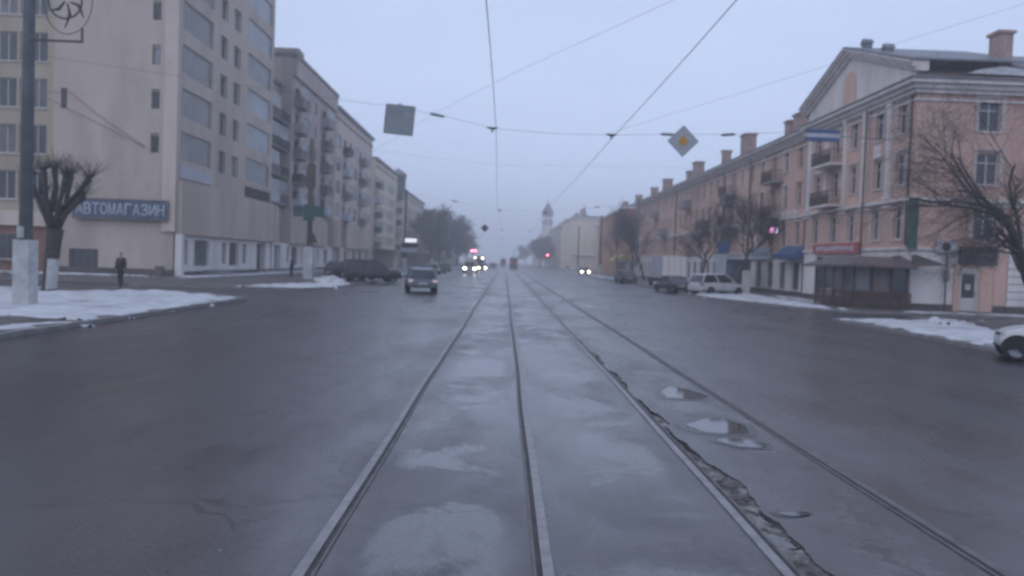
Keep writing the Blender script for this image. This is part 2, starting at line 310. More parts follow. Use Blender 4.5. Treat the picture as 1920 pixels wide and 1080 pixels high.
rng = random.Random(5); npr = np.random.RandomState(4)
RX = (-1.22, 0.36, 1.94, 3.44)          # rail centres
TX = RX[2] + 0.055                       # where the asphalt has broken away beside the third rail
def ragged(y):
    w = 0.10 + 0.20 * max(0, min(1, (11 - y) / 6)) + 0.05 * math.sin(y * 1.9) + 0.028 * math.sin(y * 4.3 + 1) + 0.012 * math.sin(y * 11.3)
    w *= max(0.0, min(1, (24 - y) / 8))
    if y > 24: w = 0
    return TX + max(0.0, w)
mb = MB()
ys = [-12.0] + [2 + 0.07 * i for i in range(int(22.5 / 0.07))] + [25, 40, 60, 90, 140, 220, 340, 520, 900]
jit = [npr.normal(0, 0.006) if 2 < y < 24 else 0 for y in ys]
for i in range(len(ys) - 1):
    a, b = ys[i], ys[i + 1]
    mb.quad((-60, a, 0), (TX, a, 0), (TX, b, 0), (-60, b, 0))
    ra, rb = max(TX, ragged(a) + jit[i]), max(TX, ragged(b) + jit[i + 1])
    mb.quad((ra, a, 0), (60, a, 0), (60, b, 0), (rb, b, 0))
    if ra > TX + .003 or rb > TX + .003: mb.quad((ra, a, 0), (rb, b, 0), (rb, b, -0.12), (ra, a, -0.12))
    mb.quad((TX, a, 0), (TX, b, 0), (TX, b, -0.12), (TX, a, -0.12))
link('road', mb.mesh('road', M['asphalt']), kind='structure')
# broken bed beside the third rail
mb = MB(); nx = 9; yy = [1.8 + 0.055 * i for i in range(420)]
def bedz(x, y): return -0.034 + 0.018 * math.sin(y * 3.1 + x * 9) + 0.016 * math.sin(y * 8.7 + x * 21) + npr.normal(0, 0.006) + (0.03 if 4.6 < y < 5.6 or 6.5 < y < 7.6 else 0)
V = [[(TX - 0.02 + 0.56 * k / (nx - 1), y, min(-.012, bedz(k * .07, y))) for k in range(nx)] for y in yy]
mb.add([p for r in V for p in r], [(j * nx + k, j * nx + k + 1, (j + 1) * nx + k + 1, (j + 1) * nx + k) for j in range(len(yy) - 1) for k in range(nx - 1)])
link('gravel_bed', mb.mesh('gravel_bed', M['ballast'], smooth=True), kind='stuff')
# loose chunks of broken asphalt on the lip
mb = MB()
for i in range(90):
    y = 4.5 + (rng.random() ** 1.5) * 15; x = ragged(y) + rng.uniform(-0.12, 0.0); r = rng.uniform(0.010, 0.028)
    if ragged(y) - TX < .04: continue
    vs = []
    for k in range(5):
        t = k * 2 * math.pi / 5; vs.append((x + r * math.cos(t) * rng.uniform(.6, 1.2), y + r * math.sin(t) * rng.uniform(.6, 1.4), (-0.05 if x < ragged(y) else 0) + 0.002))
    top = (x, y, vs[0][2] + r * rng.uniform(.5, 1.1))
    mb.add(vs + [top], [(k, (k + 1) % 5, 5) for k in range(5)])
link('asphalt_rubble', mb.mesh('asphalt_rubble', M['patch']), kind='stuff')

names = ['leftmost of the four steel tram rails set in the road', 'second steel tram rail from the left, nearly straight ahead', 'third tram rail from the left, with broken asphalt along it', 'rightmost of the four tram rails, thin and dark in the asphalt']
for i, x in enumerate(RX):
    t = root('tram_rail', (x, 3, 0), names[i], 'tram rail', 'tram rails along the street')
    wob = lambda y: 0.012 * math.sin(y * 0.33 + i * 2) + 0.006 * math.sin(y * 0.9 + i)
    inner = 1 if i in (0, 2) else -1
    h, g, lip = MB(), MB(), MB()
    ys2 = [1.5 + 1.3 * k for k in range(46)] + [70, 90, 120, 170, 240, 340]
    for a, b in zip(ys2[:-1], ys2[1:]):
        for (mbx, x0, x1, z) in ((h, -0.036, 0.036, 0.014), (g, 0.0365, 0.074, 0.004), (lip, 0.0745, 0.098, 0.010)):
            p = [(x + inner * x0 + wob(a), a), (x + inner * x1 + wob(a), a), (x + inner * x1 + wob(b), b), (x + inner * x0 + wob(b), b)]
            vs = [(q[0], q[1], z) for q in p] + [(q[0], q[1], -0.03) for q in p]
            mbx.add(vs, [(0, 1, 2, 3), (0, 4, 7, 3), (1, 5, 6, 2)])
    hm_ = M['rail'] if i < 3 else M['raildull']
    part('rail_head', h, hm_, t); part('groove', g, M['groove'] if i < 3 else M['patch'], t); part('guard_lip', lip, M['raildull'], t)

def ragpoly(pts, seg=0.12, amp=0.05, seed=0):
    r = random.Random(seed); out = []
    n = len(pts)
    for i in range(n):
        a, b = Vector(pts[i]), Vector(pts[(i + 1) % n]); L = (b - a).length; k = max(1, int(L / seg)); nn = Vector((-(b - a).y, (b - a).x)).normalized() if L > 0 else Vector((0, 0))
        for j in range(k):
            q = a.lerp(b, j / k) + nn * r.gauss(0, amp) * (0.5 + abs(math.sin(j * 0.9)))
            out.append((q.x, q.y))
    for _ in range(2): out = [((out[i - 1][0] + 2 * out[i][0] + out[(i + 1) % len(out)][0]) / 4, (out[i - 1][1] + 2 * out[i][1] + out[(i + 1) % len(out)][1]) / 4) for i in range(len(out))]
    return out
def sheet(name, pts, z, m, kind='structure', seg=0.12, amp=0.04, seed=0):
    p = ragpoly(pts, seg, amp, seed); mb = MB(); mb.add([(q[0], q[1], z) for q in p], [tuple(range(len(p)))])
    me = mb.mesh(name, m); return link(name, me, kind=kind)
puds = [[(2.56, 12.71), (2.83, 13.31), (3.05, 13.07), (3.26, 12.45), (3.12, 12.15), (2.75, 12.1), (2.55, 12.15)],
        [(2.36, 10.09), (2.72, 10.53), (2.97, 10.6), (3.15, 10.15), (3.05, 9.68), (2.75, 9.61), (2.49, 9.64)],
        [(2.52, 9.23), (2.83, 9.45), (3.1, 9.12), (3.0, 8.88), (2.68, 8.93)],
        [(2.29, 6.52), (2.6, 6.58), (2.59, 6.48), (2.35, 6.43)]]
for i, p in enumerate(puds):
    sheet('puddle', p, 0.008, M['water'], seg=0.05, amp=0.022, seed=i)
    cx_, cy_ = sum(q[0] for q in p) / len(p), sum(q[1] for q in p) / len(p)
    sheet('damp_asphalt', [(cx_ + (q[0] - cx_) * 1.35, cy_ + (q[1] - cy_) * 1.30) for q in p], 0.004, M['damp'], seg=0.06, amp=0.03, seed=i + 5)
sheet('puddle', [(2.02, 6.5), (2.5, 6.5), (2.5, 5.8), (2.02, 5.75)], -0.024, M['water'], seg=.06, amp=.012, seed=9)
# pavements with kerbs
def slab(name, pts, z, m, kb=True):
    mb = MB(); mb.prism(pts, 2, -0.1, z); link(name, mb.mesh(name, m), kind='structure')
slab('pavement', [(-10.55, 12), (-10.75, 33.2), (-14.5, 37), (-17.5, 36.6), (-24.5, 33), (-60, 30), (-60, 8), (-20, 8)], 0.10, M['earth'])
slab('pavement', [(-10.2, 47), (-11.2, 44.5), (-15, 43.2), (-60, 42.5), (-60, 420), (-10.2, 420)], 0.10, M['paving'])
slab('pavement', [(13.3, 12), (13.7, 32.8), (17.5, 34.2), (60, 34.2), (60, 8), (16, 8)], 0.10, M['paving'])
slab('pavement', [(13.4, 58), (13.6, 52), (15.6, 43), (18.2, 40.3), (60, 39.5), (60, 420), (13.4, 420)], 0.10, M['paving'])
def kerbs(pts, label):
    t = root('kerb', (pts[0][0], pts[0][1], 0), label, 'kerb')
    s0 = None
    for a, b in zip(pts[:-1], pts[1:]):
        a, b = Vector(a), Vector(b); L = (b - a).length; k = max(1, min(40, int(L / 1.0))); d = (b - a).normalized(); n = Vector((-d.y, d.x)) * 0.075
        for j in range(k):
            p, q = a.lerp(b, j / k) + d * .008, a.lerp(b, (j + 1) / k) - d * .008
            mb = MB(); z = 0.125 + rng.uniform(-.008, .008)
            mb.prism([tuple(p - n), tuple(q - n), tuple(q + n), tuple(p + n)], 2, -0.06, z); part('kerbstone', mb, M['kerb'], t)
kerbs([(-10.50, 12), (-10.68, 33.2), (-14.4, 37.1), (-17.5, 36.7)], 'kerb round the snowy corner by the whitewashed lamp post')
kerbs([(-60 + 40, 42.9), (-15, 43.1), (-11.2, 44.4), (-10.15, 47), (-10.15, 76)], 'kerb along the far corner, in front of the podium block')
kerbs([(13.25, 18), (13.65, 32.8), (17.5, 34.25), (28, 34.25)], 'kerb of the near snowy corner beside the white hatchback')
kerbs([(28, 39.45), (18.2, 40.2), (15.5, 43), (13.55, 52), (13.35, 58), (13.35, 82)], 'kerb at the corner in front of the wooden terrace')

# ------------------------------------------------------------------ snow
def snow(name, poly, h, res=0.2, seed=0, z0=0.10, lump=0.03, soft=0.9):
    P = np.array(poly, float); x0, y0 = P.min(0) - .4; x1, y1 = P.max(0) + .4
    nx, ny = int((x1 - x0) / res) + 2, int((y1 - y0) / res) + 2
    X, Y = np.meshgrid(x0 + np.arange(nx) * res, y0 + np.arange(ny) * res)
    d = np.full(X.shape, 1e9); ins = np.zeros(X.shape, bool); n = len(P)
    for i in range(n):
        a, b = P[i], P[(i + 1) % n]; ab = b - a
        t = np.clip(((X - a[0]) * ab[0] + (Y - a[1]) * ab[1]) / max(1e-9, ab @ ab), 0, 1)
        d = np.minimum(d, np.hypot(X - a[0] - t * ab[0], Y - a[1] - t * ab[1]))
        c = (a[1] > Y) != (b[1] > Y)
        xi = a[0] + (Y - a[1]) / (ab[1] if abs(ab[1]) > 1e-9 else 1e-9) * ab[0]
        ins ^= c & (X < xi)
    sd = np.where(ins, d, -d); r = np.random.RandomState(seed)
    ns = np.zeros(X.shape)
    for k in range(7):
        w = r.uniform(0.5, 5.5, 2); ph = r.uniform(0, 6.3); ns += np.sin(X * w[0] + Y * w[1] * r.choice([-1, 1]) + ph) / 7
    ns += r.normal(0, 0.10, X.shape)
    sd = sd + ns * 0.65
    Z = z0 - 0.02 + np.clip(sd / soft, -0.05, 1) ** 1 * 0 + h * .65 * np.clip(sd / soft, 0, 1) ** 0.8 + (lump * ns + 0.02) * np.clip(sd / .3, 0, 1)
    Z = Z - 0.13 * np.clip(1 - sd / .4, 0, 1) ** 2
    keep = sd > -0.02
    idx = -np.ones(X.shape, int); used = np.zeros(X.shape, bool); q = []
    kk = keep[:-1, :-1] & keep[1:, :-1] & keep[:-1, 1:] & keep[1:, 1:]
    js, is_ = np.nonzero(kk)
    for j, i in zip(js, is_): used[j, i] = used[j, i + 1] = used[j + 1, i + 1] = used[j + 1, i] = True
    idx[used] = np.arange(used.sum())
    mb = MB(); mb.v = list(map(tuple, np.stack([X[used], Y[used], Z[used]], 1).tolist()))
    mb.f = [(int(idx[j, i]), int(idx[j, i + 1]), int(idx[j + 1, i + 1]), int(idx[j + 1, i])) for j, i in zip(js, is_)]; mb.mi = [0] * len(mb.f)
    link(name, mb.mesh(name, M['snow'], smooth=True), kind='stuff')
snow('snow', [(-18.4, 20.3), (-24, 21), (-24, 33), (-18.45, 33.6), (-17.04, 36.2), (-15.07, 36.8), (-10.9, 33.3), (-10.6, 28.92), (-10.6, 22.36), (-10.65, 20.6), (-13.18, 21.0)], 0.10, .12, 1)
snow('snow', [(-10.7, 16.37), (-10.9, 17.42), (-10.7, 19.62), (-10.6, 20.0), (-11.21, 20.6), (-11.92, 19.08), (-11.99, 17)], 0.03, .12, 2, soft=.4)
snow('snow', [(-14.9, 44.2), (-13.15, 51.46), (-11.5, 55.8), (-10.2, 54), (-10.1, 47.8), (-11.3, 45)], 0.14, .2, 3)
snow('snow', [(-23.3, 57.0), (-23.3, 98), (-21.6, 98), (-21.0, 85.45), (-20.9, 63.66), (-21.8, 54.3)], 0.12, .25, 4)
snow('snow', [(-36.79, 56.5), (-24.5, 56.6), (-24.0, 55.0), (-31.2, 53.2), (-38, 53)], 0.12, .25, 5)
snow('snow', [(-23.3, 37.26), (-21.5, 38.2), (-19.0, 35.6), (-20, 33.2), (-24, 33)], 0.03, .2, 6, z0=0.02)
snow('snow_heap', [(-13.8, 57.4), (-14.3, 61.5), (-12.2, 60.0), (-10.4, 54), (-11.1, 52.5)], 0.5, .2, 7, lump=.18)
snow('snow', [(13.6, 60), (19.5, 62), (18.8, 55.02), (17.7, 40.9), (15.8, 43.4), (13.7, 52.26)], 0.16, .12, 8, lump=.04)
snow('snow', [(13.8, 32.7), (17.5, 34.0), (18.8, 33.4), (18.2, 29.14), (17.0, 24.5), (13.7, 18.2), (13.5, 20.85), (13.6, 23.67), (13.9, 27.44)], 0.12, .10, 9, lump=.04)
snow('snow_heap', [(16.6, 31.2), (18.1, 32.0), (18.6, 30.6), (17.2, 29.6)], 0.42, .15, 10, lump=.22)
snow('snow', [(20.4, 40.7), (25.37, 40.4), (34, 40.2), (34, 42.2), (24, 42.3), (20.5, 42.0)], 0.06, .2, 11)
snow('snow', [(20.6, 37.6), (26, 36.2), (33, 36.4), (33, 37.2), (25, 37.2)], 0.04, .2, 19, z0=0.01)
snow('snow_heap', [(14.0, 65.6), (16.6, 91.9), (18.8, 98), (17.8, 78.9), (16.2, 64.5)], 0.35, .25, 12, lump=.15)
snow('snow', [(20.3, 62), (21.5, 60.0), (20.4, 48.2), (19.2, 46), (19.0, 50)], 0.07, .2, 13)
snow('snow', [(13.5, 100), (13.5, 200), (16, 200), (16, 105)], 0.2, .5, 14)
snow('snow', [(-10.4, 62), (-10.4, 200), (-12.4, 200), (-12.2, 64)], 0.12, .5, 15)
snow('snow', [(13.75, 14), (13.8, 17), (14.8, 17.5), (16, 14.2)], 0.05, .15, 16)

# ------------------------------------------------------------------ buildings
WC = {}
def window_proto(w, h, style):
    """style: (frame mat, pane mat, vertical bars, transom, sill)"""
    key = (round(w, 2), round(h, 2), style)
    if key in WC: return WC[key]
    fm, pm, bars, tr, sill = style
    fr = MB(); t = 0.07; w2 = w / 2
    fr.box(-w2, -w2 + t, 0, .08, 0, h); fr.box(w2 - t, w2, 0, .08, 0, h); fr.box(-w2 + t, w2 - t, 0.001, .079, 0, t); fr.box(-w2 + t, w2 - t, 0.001, .079, h - t, h)
    for k in range(bars):
        x = -w2 + w * (k + 1) / (bars + 1); fr.box(x - t / 2, x + t / 2, .002, .078, t, h - t)
    if tr: fr.box(-w2 + t, w2 - t, .004, .076, h * tr - .03, h * tr + .03)
    pn = MB(); pn.box(-w2 + .02, w2 - .02, .03, .05, .02, h - .02)
    sl = None
    if sill: sl = MB(); sl.box(-w2 - .08, w2 + .08, -.22, .02, -.07, -.002); sl = sl.mesh('sill', M['trim'])
    WC[key] = (fr.mesh('window', M[fm]), pn.mesh('pane', M[pm]), sl); return WC[key]
def add_window(rt, px, py, z, n, w, h, style, inset=0.16, simple=False):
    a, b, s = window_proto(w, h, style); ang = math.atan2(n[1], n[0]) + math.pi / 2
    o = link('window', a, rt, loc=(px - n[0] * inset - rt.location.x, py - n[1] * inset - rt.location.y, z), rz=ang)
    link('pane', b, o)
    if s: link('sill', s, o)
    return o
def wall(rt, p, d, n, L, z0, z1, holes, m, depth=0.25, label=None, name='wall', thick=True):
    """a wall face with real openings; holes are (u0, u1, v0, v1)"""
    us = sorted({0.0, L, *[round(q, 3) for h in holes for q in h[:2]]}); vs = sorted({z0, z1, *[round(q, 3) for h in holes for q in h[2:4]]})
    us = [u for u in us if 0 <= u <= L]; vs = [v for v in vs if z0 <= v <= z1]
    mb = MB(); idx = {}
    def pt(u, v, o=0.0): return (p[0] + d[0] * u - n[0] * o, p[1] + d[1] * u - n[1] * o, v)
    def V(i, j):
        if (i, j) not in idx: idx[(i, j)] = len(mb.v); mb.v.append(pt(us[i], vs[j]))
        return idx[(i, j)]
    for i in range(len(us) - 1):
        uc = (us[i] + us[i + 1]) / 2
        hs = [h for h in holes if h[0] < uc < h[1]]
        for j in range(len(vs) - 1):
            vc = (vs[j] + vs[j + 1]) / 2
            if any(h[2] < vc < h[3] for h in hs): continue
            mb.f.append((V(i, j), V(i + 1, j), V(i + 1, j + 1), V(i, j + 1))); mb.mi.append(0)
    for (a, b, c, e) in holes:
        mb.quad(pt(a, c), pt(a, e), pt(a, e, depth), pt(a, c, depth)); mb.quad(pt(b, c), pt(b, e), pt(b, e, depth), pt(b, c, depth))
        mb.quad(pt(a, c), pt(b, c), pt(b, c, depth), pt(a, c, depth)); mb.quad(pt(a, e), pt(b, e), pt(b, e, depth), pt(a, e, depth))
    if thick: mb.quad(pt(0, z0, depth), pt(L, z0, depth), pt(L, z1, depth), pt(0, z1, depth), 1)
    return part(name, mb, [m, M['dark']], rt, label)

ST_white = ('frame', 'glass', 1, 0.72, True); ST_mid = ('frame', 'glassm', 1, 0.72, True); ST_dk = ('framed', 'glass', 1, 0, True)
ST_far = ('frame', 'glass', 1, 0, False); ST_farm = ('frame', 'glassm', 1, 0, False)
def balcony(rt, px, py, z, n, w, dep=0.95, ph=1.0, m='balc', slabm='concrete', bars=False, canopy=False):
    d = (-n[1], n[0]); a = MB(); b = MB()
    def bx(mb, u0, u1, o0, o1, z0, z1):
        x = [px + d[0] * u + n[0] * o for u in (u0, u1) for o in (o0, o1)]; y = [py + d[1] * u + n[1] * o for u in (u0, u1) for o in (o0, o1)]
        mb.box(min(x), max(x), min(y), max(y), z0, z1)
    bx(a, -w / 2, w / 2, -.05, dep, z, z + .14)
    s = part('balcony_slab', a, M[slabm], rt)
    if bars:
        bx(b, -w / 2, w / 2, dep - .04, dep, z + .14 + ph - .05, z + .14 + ph); bx(b, -w / 2, -w / 2 + .04, 0, dep - .04, z + .14 + ph - .05, z + .14 + ph); bx(b, w / 2 - .04, w / 2, 0, dep - .04, z + .14 + ph - .05, z + .14 + ph)
        k = int(w / .13)
        for i in range(k + 1):
            u = -w / 2 + .015 + (w - .03) * i / k; bx(b, u - .012, u + .012, dep - .032, dep - .008, z + .14, z + .14 + ph - .05)
        for i in range(6):
            for sg in (-1, 1): u = sg * (w / 2 - .02); bx(b, u - .012, u + .012, .1 + i * .14, .124 + i * .14, z + .14, z + .14 + ph - .05)
        bx(b, -w / 2 + .1, w / 2 - .1, dep - .05, dep - .035, z + .2, z + .75)
    else:
        bx(b, -w / 2, w / 2, dep - .06, dep, z + .14, z + .14 + ph); bx(b, -w / 2, -w / 2 + .05, 0, dep - .06, z + .14, z + .14 + ph); bx(b, w / 2 - .05, w / 2, 0, dep - .06, z + .14, z + .14 + ph)
    part('balcony_parapet', b, M[m], rt)

# --- the tall apartment block at the corner ---
TX0, TY0, TY1, TH = -23.8, 58.0, 81.2, 41.0
tb = root('apartment_tower', (-28, 70, 0), 'tall beige apartment tower with glazed loggias and blank end wall', 'building')
# street face: direction +y, normal +x
hol = []; wins = []
for k in range(10):
    z = 8.55 + 3.15 * k
    hol += [(0.7, 6.7, z, z + 2.1), (15.2, 22.4, z, z + 2.1)]
    hol += [(8.35, 9.95, z - .05, z + 1.75), (11.5, 13.2, z - .05, z + 1.75)]
wall(tb, (TX0, TY0), (0, 1), (1, 0), TY1 - TY0, 7.0, TH, hol, M['beige'], 0.9)
rng = random.Random(11)
for k in range(10):
    z = 8.55 + 3.15 * k
    lg = rng.choice(['loggia', 'loggia', 'loggia', 'glassp'])
    add_window(tb, TX0, TY0 + 3.7, z, (1, 0), 6.0, 2.1, ('beige2', 'loggia', 9, 0, False), .12)
    add_window(tb, TX0, TY0 + 18.8, z, (1, 0), 7.2, 2.1, ('frame', 'glassp' if k not in (0, 3) else 'loggia', 9, 0, False), .12)
    for u in (9.15, 12.35): add_window(tb, TX0, TY0 + u, z - .05, (1, 0), 1.6 if u < 10 else 1.7, 1.8, ('frame', rng.choice(['glass', 'glassm', 'glass']), 1, 0, True), .22)
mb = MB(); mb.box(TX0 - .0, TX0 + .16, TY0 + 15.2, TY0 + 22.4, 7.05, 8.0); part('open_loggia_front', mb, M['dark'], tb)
mb = MB(); mb.box(TX0, TX0 + .12, TY0 + .6, TY0 + 6.8, 7.25, 8.2); part('pale_parapet', mb, M['greysign'], tb)
# end wall facing the camera: direction +x, normal -y
hol = []
for k in range(11): z = 8.9 + 3.15 * k; hol.append((7.0, 7.6, z, z + 1.4))
hol += [(.55, 1.0, 11.85, 13.3), (1.3, 3.4, .45, 1.85)]
X0 = -32.7
wall(tb, (X0, TY0), (1, 0), (0, -1), TX0 - X0, 0, TH, hol, M['beige'], 0.3)
for k in range(11): add_window(tb, X0 + 7.3, TY0, 8.9 + 3.15 * k, (0, -1), .6, 1.4, ('framed', 'glassp' if k == 2 else 'glass', 0, 0, False), .15)
add_window(tb, X0 + .775, TY0, 11.85, (0, -1), .45, 1.45, ('framed', 'glass', 0, 0, False), .15)
add_window(tb, X0 + 2.35, TY0, .45, (0, -1), 2.1, 1.4, ('framed', 'glass', 3, 0, False), .15)
mb = MB(); mb.box(-24.72, TX0 + .02, TY0 - .22, TY0 - .003, 3.3, TH); part('corner_pilaster', mb, M['beige2'], tb)
mb = MB(); mb.box(X0, TX0, TY0 - .12, TY0 - .003, 0.0, .55); part('plinth', mb, M['plinth'], tb)
mb = MB(); mb.box(X0 - .25, TX0 + .3, TY0 - .3, TY1 + .2, TH, TH + .4); mb.box(X0 + .02, TX0 - 1.0, TY0 + .4, TY1 - .02, 0, TH); part('roof', mb, M['roofgrey'], tb)
mb = MB(); mb.quad((X0, TY1, 0), (TX0, TY1, 0), (TX0, TY1, TH), (X0, TY1, TH)); mb.quad((X0, TY0, 0), (X0, TY1, 0), (X0, TY1, TH), (X0, TY0, TH)); part('wall', mb, M['beige'], tb)

# seams of the wall panels on the end wall
for k in range(11):
    mb = MB(); z = 7.0 + 3.15 * k; mb.box(X0 + .02, -24.73, TY0 - .012, TY0 - .004, z, z + .05); part('panel_seam', mb, M['beige2'], tb)

def podium(y0, y1, zt, gaps, seed, rt, m, doors):
    """two lower storeys: a blank band overhanging a ground floor of piers and recessed shop fronts"""
    a = MB(); y = y0
    for (g0, g1) in gaps + [(y1, y1)]:
        if g0 > y: a.box(TX0 - 1.2, TX0 + .45, y, g0, 3.15, zt)
        y = g1
    part('blank_band', a, m, rt)
    for (g0, g1) in gaps:
        b = MB(); b.box(TX0 - 1.3, TX0 - .6, g0 + .002, g1 - .002, 3.3, zt - .1); part('recess_wall', b, M['greyr'], rt)
        add_window(rt, TX0 - .6, (g0 + g1) / 2, 3.7, (1, 0), min(2.2, g1 - g0 - .3), 2.1, ('framed', 'glass', 1, 0, False), -.03)
    r = random.Random(seed); y = y0 + 1.1; hol = []; wl = []; F = TX0 + .12
    while y < y1 - 1.5:
        k = r.choice('nnwwdn')
        if k == 'n': w, za, zb = r.uniform(.8, 1.1), .95, 2.75
        elif k == 'w': w, za, zb = r.uniform(2.0, 3.2), .8, 2.8
        else: w, za, zb = r.uniform(2.2, 2.9), .16, 2.9
        if y + w > y1 - .6: break
        hol.append((y - y0, y + w - y0, za, zb)); wl.append((y + w / 2, w, za, zb, k)); y += w + r.choice([.7, 1.2, 2.2, 3.0])
    wall(rt, (F, y0), (0, 1), (1, 0), y1 - y0, 0, 3.148, hol, M['white'] if seed % 2 else M['beige2'], .7)
    for (c, w, za, zb, k) in wl: add_window(rt, F, c, za, (1, 0), w, zb - za, ('framed', r.choice(['glass', 'glassm', 'loggia']), 0 if k == 'n' else 2, .8 if k == 'd' else 0, False), .55 if k == 'd' else .25)
    b = MB(); b.box(F + .002, F + .1, y0 + .1, y1 - .1, 0, .42); part('plinth', b, M['plinth'], rt)
    for (c, w, za, zb, k) in wl:
        if k == 'd': b = MB(); b.box(F + .102, F + 1.1, c - w / 2, c + w / 2, .1, .3); part('doorstep', b, M['concrete'], rt)
podium(58.02, TY1 - .02, 6.95, [], 3, tb, M['beige'], [4.6, 2.6, 3.2, 4.2])
mb = MB(); mb.prism([(63.0, .1), (66.6, .1), (66.6, .3), (63.0, .3)], 0, TX0 - .1, TX0 + 1.6); mb.prism([(63.3, .3), (66.3, .3), (66.3, .5), (63.3, .5)], 0, TX0 - .1, TX0 + 1.2); part('entrance_steps', mb, M['concrete'], tb)
mb = MB(); mb.box(TX0 - .1, TX0 + .46, 58.0, 58.55, 0, 3.149); part('corner_column', mb, M['white'], tb)

# sign AVTOMAGAZIN, standing off the end wall
sg = root('shop_sign', (-28.2, 57.8, 4.7), 'long dark sign with pale Cyrillic letters on the blank end wall', 'shop sign')
mb = MB(); mb.box(-31.35, -24.7, 57.72, 57.86, 4.12, 5.42); part('board', mb, M['shopsign'], sg)
mb = MB()
for (x0, x1, z0, z1) in ((-31.43, -24.62, 5.42, 5.5), (-31.43, -24.62, 4.04, 4.12), (-31.43, -31.35, 4.12, 5.42), (-24.7, -24.62, 4.12, 5.42)): mb.box(x0, x1, 57.69, 57.87, z0, z1)
part('frame', mb, M['framed'], sg)
mb = MB()
for x in (-30.5, -25.5): mb.box(x, x + .1, 57.87, 58.0, 4.5, 4.6)
part('bracket', mb, M['framed'], sg)
def letters(txt, x0, x1, y, zb, h, m, rt, axis='x', ext=0.03):
    n = len(txt); st = (x1 - x0) / n
    for i, chh in enumerate(txt):
        if chh == ' ': continue
        cu = bpy.data.curves.new('letter', 'FONT'); cu.body = chh; cu.size = 1.0; cu.extrude = ext
        to = bpy.data.objects.new('letter', cu); COL.objects.link(to)
        dg = bpy.context.evaluated_depsgraph_get(); dg.update()
        me = bpy.data.meshes.new_from_object(to.evaluated_get(dg)); bpy.data.objects.remove(to)
        v = np.empty(len(me.vertices) * 3); me.vertices.foreach_get('co', v); v = v.reshape(-1, 3)
        if len(v) == 0: continue
        mn, mx = v.min(0), v.max(0); s = np.array([min(1.15, st * .84 / max(.05, (mx - mn)[0])), h / max(.05, (mx - mn)[1]), 1.0])
        if chh in 'IИ': s[0] = st * .80 / (mx - mn)[0]
        v = (v - np.array([(mn[0] + mx[0]) / 2, mn[1], 0])) * s
        cx = x0 + st * (i + .5)
        out = np.stack([cx + v[:, 0], y - v[:, 2], zb + v[:, 1]], 1) if axis == 'x' else np.stack([y - v[:, 2], cx - v[:, 0], zb + v[:, 1]], 1)
        out -= np.array(rt.location)
        me.vertices.foreach_set('co', out.ravel()); me.materials.clear(); me.materials.append(m); me.name = 'letter'; me.update()
        link('letter', me, rt)
letters('АВТОМАГАЗИН', -31.2, -24.82, 57.70, 4.36, .82, M['letter'], sg)
sg.location.x += .42; sg.location.y -= .12

